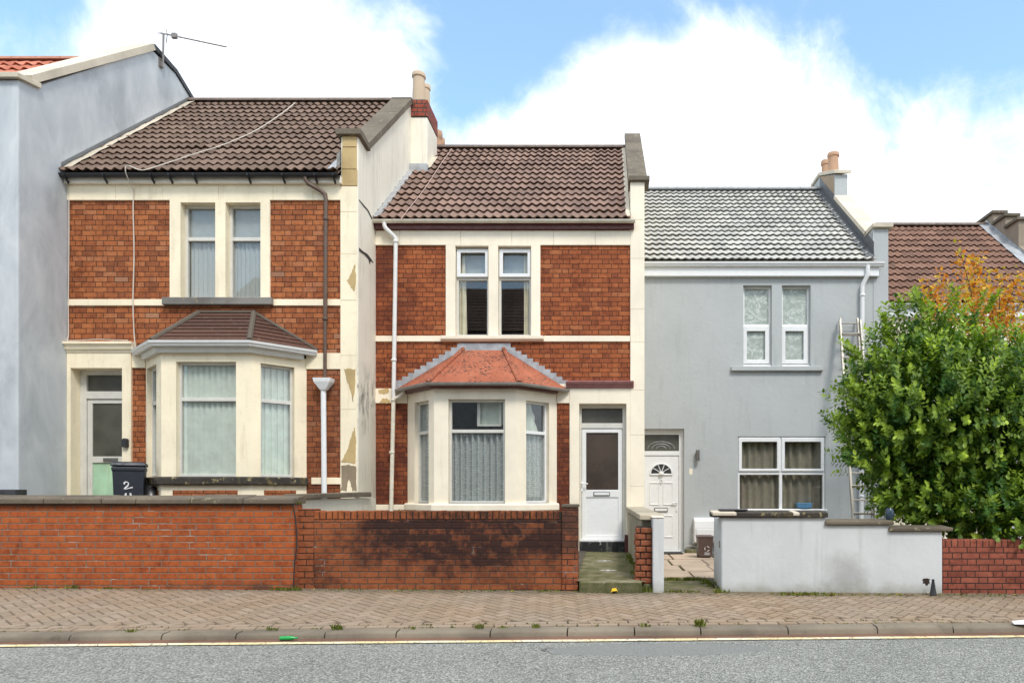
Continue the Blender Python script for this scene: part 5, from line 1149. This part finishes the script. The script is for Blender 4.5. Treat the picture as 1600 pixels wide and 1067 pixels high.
# cables
def roof_pt(u, v, ye, ze, yr, zr, off=.07):
    s = (zr - ze) / (yr - ye); k = (V0 - v) / F; D = (ze + off - s * ye - EYE) / (k - s); return (px(u, D), D, pz(v, D))
def cable(label, pts, r=.008, mat=None):
    P = [Vector(p) for p in pts]; fine = []
    for i in range(len(P) - 1):
        a, b, c, d = P[max(i - 1, 0)], P[i], P[i + 1], P[min(i + 2, len(P) - 1)]
        for k in range(6):
            t = k / 6; fine.append(.5 * ((2 * b) + (c - a) * t + (2 * a - 5 * b + 4 * c - d) * t * t + (3 * b - a - 3 * c + d) * t ** 3))
    fine.append(P[-1]); o = MB().tube(fine, r, 6).build('cable', mat or M['cable'], None, smooth=True)
    return tag(o, label, 'cable')
rp = lambda u, v: roof_pt(u, v, ye1, ze1, yr1, zr1, .115)
cable('white cable looping down the brown roof and the orange brickwork', [rp(461, 161), rp(440, 178), rp(400, 204), rp(350, 226), rp(300, 242), rp(255, 257), rp(222, 266), (X1(216), D1 - .24, Z1(270)), (X1(212), D1 - .23, Z1(279)), (X1(211), D1 - .11, Z1(292)), (X1(211.5), D1 - .045, Z1(300)), (X1(210.5), D1 - .035, Z1(330)), (X1(211.5), D1 - .03, Z1(400)), (X1(210.5), D1 - .04, Z1(470)), (X1(211.5), D1 - .03, Z1(520)), (X1(214), D1 - .03, Z1(545))], .009)
cable('pale cable down the edge of the orange house and along the porch cornice', [(XA + .03, D1 - .03, Z1(292)), (XA + .03, D1 - .03, Z1(380)), (XA + .02, D1 - .03, Z1(480)), (XA + .03, D1 - .04, Z1(525)), (X1(112), D1 - .1, Z1(533.5)), (X1(130), D1 - .12, Z1(534.5)), (X1(160), D1 - .12, Z1(532.8)), (X1(185), D1 - .12, Z1(533.8)), (X1(207), D1 - .1, Z1(534))], .008)
rq = lambda u, v: roof_pt(u, v, ye2, ze2, yr2, zr2, .10)
cable('thin pinkish wire lying across the roof of the red brick house', [rq(706, 233), rq(690, 255), rq(665, 293), rq(640, 325), rq(626, 343)], .007, plain('pink_wire', (.52, .36, .30), .6))
cable('black cable hanging at the joint between the two front brick walls', [(px(459, DW1), DW1 - .02, pz(788, DW1)), (px(463, DW1), DW1 - .015, pz(815, DW1)), (px(464.5, DW1), DW1 - .015, pz(850, DW1)), (px(461, DW1), DW1 - .015, pz(880, DW1)), (px(459.5, DW1), DW1 - .015, pz(917, DW1))], .008, M['cable_black'])
# cone, pot, litter
def ground_at(u, v):
    D = 7.5
    for _ in range(40): D = (EYE - zpave(px(u, D), D)) * F / (v - V0)
    return px(u, D), D, zpave(px(u, D), D)
cxn, cyn, czn = ground_at(1458, 929.5); cyn = min(cyn, 8.34)
cn = thing('traffic_cone', 'small black cone standing at the foot of the white wall', 'cone', (cxn, cyn, czn))
MB().lathe((cxn, cyn, czn), [(.042, 0), (.042, .012), (.038, .02), (.022, .13), (.014, .17), (.017, .185), (.014, .195)], 16).build('cone', M['black_pl'], cn, smooth=True)
bpz = z2 + .06
pt = thing('glazed_pot', 'dark blue glazed pot on the white wall beside the bush', 'pot', (px(1390, 8.6), 8.58, bpz))
MB().lathe((px(1390, 8.58), 8.58, bpz), [(.04, 0), (.052, .03), (.055, .09), (.045, .125), (.036, .14), (.04, .15)], 18).build('pot', M['bluepot'], pt, smooth=True)
gx, gz_ = px(432, 5.98), 0
bt = thing('bottle', 'small green bottle lying in the gutter by the kerb', 'bottle', (gx, 6.09, zroad(gx)))
mb = MB(); prof = [(.0, .018), (.09, .02), (.105, .018), (.125, .008), (.15, .008)]
yb = ykerb(gx) - .075
mb.tube([(gx - .06 + a, yb + a * .15, zroad(gx) + .026) for a, r in prof], [r for a, r in prof], 12); mb.build('glass', M['bottle'], bt, smooth=True)
lx, ly, lz = ground_at(960, 925.5); ly = min(ly, 8.24)
yl = thing('fallen_leaf', 'bright yellow leaf lying below the mossy concrete step', 'leaf', (lx, ly, lz))
mb = MB(); mb.add([(lx - .045, ly, lz + .01), (lx - .02, ly - .02, lz + .03), (lx + .03, ly - .01, lz + .035), (lx + .05, ly, lz + .01), (lx + .02, ly + .04, lz + .06), (lx - .03, ly + .04, lz + .055)], [(0, 1, 2, 3, 4, 5)]); mb.build('leaf_blade', M['yellow'], yl, recalc=False)
wx, wy, wz = ground_at(1597, 976)
pp_ = thing('litter', 'scrap of white paper on the kerb at the right edge', 'litter', (wx, wy, wz))
mb = MB(); mb.add([(wx - .09, wy - .02, wz + .012), (wx + .12, wy - .05, wz + .016), (wx + .14, wy + .07, wz + .05), (wx - .07, wy + .06, wz + .03)], [(0, 1, 2, 3)]); mb.build('paper', M['paper'], pp_)
# ================================================================== PLANTS
def rnd_dir():
    while True:
        v = Vector((random.uniform(-1, 1), random.uniform(-1, 1), random.uniform(-1, 1)))
        if .05 < v.length < 1: return v.normalized()
def leaf(mb, p, d, up, L, W, col):
    s = d.cross(up)
    if s.length < .05: s = d.cross(Vector((1, .2, 0)))
    s.normalize(); n = s.cross(d).normalized(); c = p + d * L * .5 - n * W * .14
    mb.add([p, p + d * L * .35 + s * W * .5, p + d * L * .72 + s * W * .42, p + d * L, p + d * L * .72 - s * W * .42, p + d * L * .35 - s * W * .5, c], [(0, 1, 6), (1, 2, 6), (2, 3, 6), (3, 4, 6), (4, 5, 6), (5, 0, 6)], col=col)
def mixc(a, b, t): return tuple(a[i] + (b[i] - a[i]) * t for i in range(3))
bush = thing('bush', 'big round evergreen bush with glossy green leaves overhanging the red wall', 'bush', (4.9, 9.7, .24))
crown = MB(); DBU = 9.75; k = DBU / F
lobes = [(1475, 655, 148, 0), (1408, 572, 68, -.1), (1372, 700, 72, -.2), (1430, 530, 62, .1), (1490, 540, 58, .15), (1572, 588, 80, 0), (1600, 690, 120, -.1), (1520, 760, 88, -.45), (1430, 750, 78, -.35), (1356, 590, 38, -.1), (1360, 645, 44, -.2), (1480, 640, 110, -.5), (1560, 640, 95, -.5), (1410, 640, 85, -.45), (1660, 660, 120, 0), (1580, 790, 60, -.45), (1545, 800, 56, -.95), (1490, 800, 50, -.9), (1600, 790, 66, -.9), (1440, 790, 44, -.7), (1415, 765, 56, .1), (1480, 760, 80, .3), (1400, 640, 90, .4), (1352, 668, 40, -.15)]
for (u, v, r, dy) in lobes:
    c = Vector((px(u, DBU), DBU + dy, pz(v, DBU))); rr = r * k
    ntw = int(150 * (r / 60) ** 2)
    for _ in range(ntw):
        d = rnd_dir()
        if d.y > .75: continue
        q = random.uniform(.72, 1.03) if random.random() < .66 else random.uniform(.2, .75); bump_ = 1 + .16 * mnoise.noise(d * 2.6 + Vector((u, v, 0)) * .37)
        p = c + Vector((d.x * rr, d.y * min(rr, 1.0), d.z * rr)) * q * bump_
        ax = (d * .8 + Vector((0, -.1, .55)) + rnd_dir() * .35).normalized(); leaf_tone = min(1, max(0, random.gauss(.40, .28) + .25 * (q - .9) * 4 * .5))  # random leaf tone per twig, darker for twigs deeper inside the lobe
        tl = random.uniform(.16, .32); nl = random.randint(9, 14)
        for i in range(nl):
            f = i / nl; a = i * 2.4 + random.random(); side = (ax.cross(Vector((math.cos(a), math.sin(a), .3)))).normalized()
            ld_ = (ax * (.35 + .5 * f) + side).normalized(); upv = (ax + Vector((0, -.2, .6))).normalized()
            g_ = min(1, max(0, leaf_tone * (.55 + .6 * f) + random.uniform(-.12, .12)))
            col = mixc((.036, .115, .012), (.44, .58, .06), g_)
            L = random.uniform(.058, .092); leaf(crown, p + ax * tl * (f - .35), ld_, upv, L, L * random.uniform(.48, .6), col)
for (u0, v0, u1, v1) in ((1345, 675, 1284, 652), (1340, 560, 1308, 545), (1425, 500, 1410, 470), (1480, 500, 1470, 462), (1380, 520, 1368, 490), (1520, 500, 1530, 468), (1330, 620, 1312, 600), (1400, 790, 1378, 800)):   # longer shoots that break the outline
    for s in range(3):
        a = Vector((px(u0, DBU), DBU - .25 + random.uniform(-.2, .2), pz(v0, DBU))); b = Vector((px(u1 + random.uniform(-9, 9), DBU), a.y - .1, pz(v1 + random.uniform(-9, 9), DBU))); ax = (b - a).normalized()
        for i in range(34):
            f = i / 34; aa = i * 2.4; side = ax.cross(Vector((math.cos(aa), math.sin(aa), .3))).normalized(); g_ = random.uniform(.25, .75)
            leaf(crown, a.lerp(b, f), (ax * .6 + side).normalized(), Vector((0, -.3, 1)), random.uniform(.06, .085), .042, mixc((.036, .115, .012), (.44, .58, .06), g_))
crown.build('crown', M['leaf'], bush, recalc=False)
tr = MB()
for i in range(7):
    a = i * .9; b0 = Vector((4.85 + .12 * math.cos(a), 9.75 + .1 * math.sin(a), .2)); b1 = Vector((4.85 + .8 * math.cos(a), 9.7 + .45 * math.sin(a), 2.1 + .3 * math.sin(i * 2)))
    tr.tube([b0, b0.lerp(b1, .4) + Vector((0, 0, .12)), b1, b1 + Vector((.3 * math.cos(a), .1, .7))], [.05, .04, .025, .008], 7)
tr.build('trunk', M['bark'], bush, smooth=True)
at = thing('tree', 'slender young tree with sparse orange autumn leaves behind the bush', 'tree', (px(1520, 11.6), 11.6, .24))
tr = MB(); lv = MB(); DT = 11.6
base = Vector((px(1530, DT), DT, .24))
tips = [(1428, 470), (1437, 452), (1470, 445), (1490, 420), (1487, 402), (1515, 415), (1530, 395), (1500, 470), (1545, 440), (1560, 425), (1575, 455), (1595, 430), (1600, 470), (1520, 500), (1560, 500), (1590, 510), (1610, 440), (1640, 460), (1470, 480), (1450, 478), (1515, 450), (1548, 470), (1630, 500), (1580, 480), (1530, 475)]
fork = Vector((px(1535, DT), DT, pz(640, DT)))
tr.tube([base, base.lerp(fork, .5) + Vector((.05, 0, 0)), fork], [.06, .05, .035], 8)
for (u, v) in tips:
    tip = Vector((px(u, DT), DT + random.uniform(-.4, .5), pz(v, DT))); mid = fork.lerp(tip, .5) + Vector((random.uniform(-.15, .15), 0, .12))
    tr.tube([fork, mid, tip], [.022, .012, .004], 5)
    for i in range(190):
        f = random.random() ** .33; p = (fork.lerp(mid, f * 2) if f < .5 else mid.lerp(tip, f * 2 - 1)) + rnd_dir() * random.uniform(.02, .24)
        if p.z < pz(540, DT) or random.random() < .35: continue
        c = random.choice(((.74, .33, .03), (.80, .44, .05), (.70, .24, .03), (.80, .52, .08), (.60, .20, .04), (.50, .42, .06)))
        L = random.uniform(.06, .105); leaf(lv, p, (rnd_dir() + Vector((0, 0, -.2))).normalized(), rnd_dir(), L, L * .5, mixc(c, (.3, .15, .03), random.random() * .3))
tr.build('trunk', M['bark'], at, smooth=True); lv.build('crown', M['leaf_autumn'], at, recalc=False)
# weeds along the foot of the walls, in the kerb joints and on the steps: nobody could count the blades
wd_ = MB()
def tuft(x, y, z, n, h, spread):
    for _ in range(n):
        a = random.uniform(0, 6.28); r = random.uniform(0, spread); p = Vector((x + r * math.cos(a) * 1.6, y + r * math.sin(a) * .4, z))
        d = Vector((random.uniform(-.6, .6), random.uniform(-.6, .3), 1)).normalized(); hh = h * random.uniform(.4, 1); w = random.uniform(.003, .008)
        c = mixc((.07, .11, .02), (.26, .28, .05), random.random()); s = Vector((w, 0, 0)); m = p + d * hh * .6; t = m + (d + Vector((random.uniform(-.7, .7), -.2, -.1))).normalized() * hh * .5
        wd_.add([p - s, p + s, m + s * .8, m - s * .8, t], [(0, 1, 2, 3), (3, 2, 4)], col=c)
for (u, v, n, h, s) in ((8, 914, 30, .05, .08), (70, 916, 40, .04, .1), (135, 915, 40, .06, .06), (185, 917, 40, .03, .12), (240, 919, 20, .02, .1), (448, 918, 70, .05, .09), (470, 919, 70, .06, .08), (540, 921, 40, .03, .2), (640, 922, 40, .03, .2), (760, 923, 60, .03, .3), (850, 923.5, 60, .03, .2), (915, 924, 70, .05, .12), (990, 925, 90, .06, .12), (1010, 924, 70, .08, .06), (1052, 925, 60, .05, .1), (1080, 925, 40, .04, .1), (1121, 925, 24, .10, .05), (1132, 926, 14, .06, .04), (1258, 929, 160, .05, .28), (1240, 929, 80, .04, .15), (1330, 930, 40, .02, .3), (1390, 930, 40, .03, .2), (1500, 930, 20, .03, .2), (1560, 930, 30, .03, .2)):
    x, y, z = ground_at(u, v); tuft(x, min(y, 8.36 if u > 470 else 8.24), z, n, h, s)
for (u, n, h) in ((190, 20, .04), (416, 25, .05), (520, 40, .07), (746, 35, .06), (835, 25, .06), (1010, 25, .05), (1097, 60, .10), (640, 12, .03), (783, 20, .03)):
    y = ykerb(px(u, 6.3)); xx = px(u, y); tuft(xx, y + .10, zpave(xx, y + .1), n, h, .035)
for i in range(90):
    x = random.uniform(-6, 5.5); y = ykerb(x) + random.choice((.15, .26)); tuft(x, y, zpave(x, y) - .004, 5, .018, .04)
for i in range(30):
    y = random.uniform(8.7, 11.4); tuft(.40 - random.uniform(0, .05), y, .35 + .02 * (y - 8.4), 12, .06, .05)
for i in range(26): tuft(random.uniform(.75, 1.3), 9.5, .205, 14, .06, .05)
for i in range(6): tuft(1.3 + random.uniform(-.05, .1), random.uniform(8.6, 9.2), .2, 10, .12, .05)
tuft(px(464, 8.35), 8.33, pz(787, 8.35), 20, .05, .04); tuft(px(620, 8.35), 8.5, pz(798, 8.35), 6, .03, .04)
tuft(px(241, 10.3), 10.6, zb_s - .02, 40, .07, .08)
tag(wd_.build('weeds', M['weed'], recalc=False), 'small weeds and moss growing along the foot of the walls and kerb', 'weeds', kind='stuff')
fl_ = MB()
for i in range(90):
    u = random.choice((random.uniform(1225, 1320), random.uniform(1320, 1600), random.uniform(0, 1600))); x, y, z = ground_at(u, 929 if u > 1100 else 921); y = min(y, 8.36) - random.random() * .12 * random.random()
    p = Vector((x, y, zpave(x, y) + .006)); c = random.choice(((.5, .33, .04), (.16, .08, .03), (.2, .1, .04), (.12, .07, .03), (.55, .42, .08))); L = random.uniform(.025, .06)
    leaf(fl_, p, Vector((random.uniform(-1, 1), random.uniform(-1, 1), random.uniform(0, .4))).normalized(), Vector((0, 0, 1)), L, L * .6, c)
tag(fl_.build('leaf_litter', M['leaf_autumn'], recalc=False), 'dry leaves scattered along the foot of the white and red walls', 'leaf litter', kind='stuff')
# ================================================================== ACROSS THE ROAD (seen only mirrored in the panes)
for q, (xa_, xb_, rm, wl_) in enumerate(((-16, -4.2, 'tile1', 'grey'), (-4.2, 2.0, 'tile2', 'flank'), (2.0, 15, 'tile1', 'brick2'))):
    t = thing('terraced_house', ['grey house across the road behind the camera, mirrored in the far left panes', 'white house across the road behind the camera, mirrored in the ivory framed panes', 'brick house across the road behind the camera, mirrored in the right panes'][q], 'house', ((xa_ + xb_) / 2, -5, 0))
    yf = -5.0; TT = lambda a, b, c: (a, yf - b, c); m = (xa_ + xb_) / 2
    hs = [(m - 1.6, m - .6, 2.2, 3.8), (m + .6, m + 1.6, 2.2, 3.8), (m - 1.6, m - .6, 5.2, 6.8), (m + .6, m + 1.6, 5.2, 6.8)]
    MB().panel(TT, xa_, xb_, -.3, 8.2, 0, .25, hs).build('front_wall', M[wl_], t)
    for hh in hs: window(t, TT, *hh, .08, hb=((hh[2] + hh[3]) / 2,))
    MB().box(xa_, xb_, -12.2, -12.0, -.3, 8.2).build('rear_wall', M[wl_], t)
    mb = MB(); nrow = 14
    for k_ in range(nrow):
        a, b = k_ / nrow, (k_ + 1) / nrow; y0, y1 = -4.8 - 3.8 * a, -4.8 - 3.8 * b; za, zb_ = 8.2 + 2.9 * a, 8.2 + 2.9 * b
        o = len(mb.f); mb.add([(xa_, y0, za), (xb_, y0, za), (xa_, y0, za + .05), (xb_, y0, za + .05), (xb_, y1, zb_ + .01), (xa_, y1, zb_ + .01)], [(0, 1, 3, 2), (2, 3, 4, 5)])
        for i in (o, o + 1): mb.uv[i] = (3.0, k_ + .5)
    mb.add([(xa_, -8.6, 11.1), (xb_, -8.6, 11.1), (xb_, -12.2, 8.2), (xa_, -12.2, 8.2)], [(0, 1, 2, 3)]); mb.build('roof', M[rm], t, recalc=False)
    for s in (xa_ + .02, xb_ - .17): MB().prism(s, s + .15, [(-5.1, -.3), (-5.1, 8.2), (-8.6, 11.05), (-12.1, 8.2), (-12.1, -.3)]).build('gable_wall', M[wl_], t)
# ================================================================== SKY, SUN, CAMERA
SUN_EL, SUN_AZ = R(52), (0.42, -0.90)          # plan direction towards the sun: behind the camera, to the right
w = bpy.data.worlds.new('World'); sc.world = w; w.use_nodes = True
t = NT('sky', w.node_tree)
sky = t.new('ShaderNodeTexSky', sky_type='NISHITA'); sky.sun_disc = False; sky.sun_elevation = SUN_EL; sky.sun_rotation = math.atan2(SUN_AZ[0], SUN_AZ[1]); sky.air_density = 1.0; sky.dust_density = .6; sky.ozone_density = 2.0
g = t.new('ShaderNodeTexCoord').outputs['Generated']
def blob(u, v, r, s=1.0):
    d = Vector(((u - U0) / F, 1, (V0 - v) / F)).normalized()
    n = t.new('ShaderNodeVectorMath', operation='DISTANCE'); t.link(g, n.inputs[0]); n.inputs[1].default_value = d
    return t.math('MULTIPLY', t.rng(n.outputs['Value'], 0, r, 1, 0), s)
n1 = t.noise(3.6, 10, .62, vec=g, dist=.5); n2 = t.noise(10, 8, .65, vec=g, dist=.6)
dens = t.math('ADD', t.math('MULTIPLY', t.math('SUBTRACT', n1, .5), 2.6), t.math('MULTIPLY', t.math('SUBTRACT', n2, .5), 1.3))
dens = t.math('ADD', dens, .62)
for (u, v, r, s) in ((30, -20, .22, -1.1), (600, -30, .20, -1.0), (900, 20, .22, -1.15), (740, 140, .11, -1.0), (830, 60, .14, -.8), (1270, -20, .26, -1.0), (1520, 0, .30, -1.1), (1590, 60, .14, -.6), (1060, -60, .2, -.7), (430, 60, .3, .5), (250, 90, .25, .6), (680, 100, .15, .5), (1050, 130, .28, .5), (1100, 230, .4, .6), (1400, 250, .5, .55), (840, 200, .14, .6), (940, 110, .10, .4)):
    dens = t.math('ADD', dens, blob(u, v, r, s))
mask = t.rng(dens, -.1, 1.0, 0, 1)
tint = t.mix(.10, t.mix(1.0, sky.outputs[0], (1.65, 2.05, 1.95), 'MULTIPLY'), (8.5, 9.0, 9.5))
shade = t.mix(t.rng(t.noise(5, 6, .6, vec=g), .35, .7), (9.5, 9.7, 10.0), (8.0, 8.3, 8.8))
mask = t.math('MULTIPLY', mask, t.rng(t.noise(4.5, 7, .62, vec=g, dist=.6), .32, .6, .80, 1.0))
col = t.mix(mask, tint, shade)
bg = t.new('ShaderNodeBackground'); t.link(col, bg.inputs[0]); bg.inputs[1].default_value = .1
ow = t.new('ShaderNodeOutputWorld'); t.t.links.new(bg.outputs[0], ow.inputs[0])
sd = bpy.data.lights.new('sun', 'SUN'); sd.energy = 1.5; sd.angle = R(14); sd.color = (1, .95, .88)
so = bpy.data.objects.new('sun', sd); COL.objects.link(so)
v = Vector((SUN_AZ[0] * math.cos(SUN_EL), SUN_AZ[1] * math.cos(SUN_EL), math.sin(SUN_EL))); so.rotation_euler = v.to_track_quat('Z', 'Y').to_euler(); so.location = v * 60
cd = bpy.data.cameras.new('camera'); co = bpy.data.objects.new('camera', cd); COL.objects.link(co); sc.camera = co
co.location = (0, 0, EYE); co.rotation_euler = (R(90), 0, 0); cd.sensor_width = 36; cd.sensor_fit = 'HORIZONTAL'; cd.lens = 36 * F / 1600
cd.shift_x = (800 - U0) / 1600; cd.shift_y = (V0 - 533.5) / 1600; cd.clip_start = .05; cd.clip_end = 2000
vs_ = sc.view_settings; vs_.view_transform = 'Standard'; vs_.look = 'None'; vs_.exposure = .78; vs_.gamma = 1; vs_.use_curve_mapping = False
sc.cycles.max_bounces = 8; sc.cycles.transparent_max_bounces = 12; sc.cycles.use_denoising = True; sc.cycles.caustics_reflective = False; sc.cycles.caustics_refractive = False
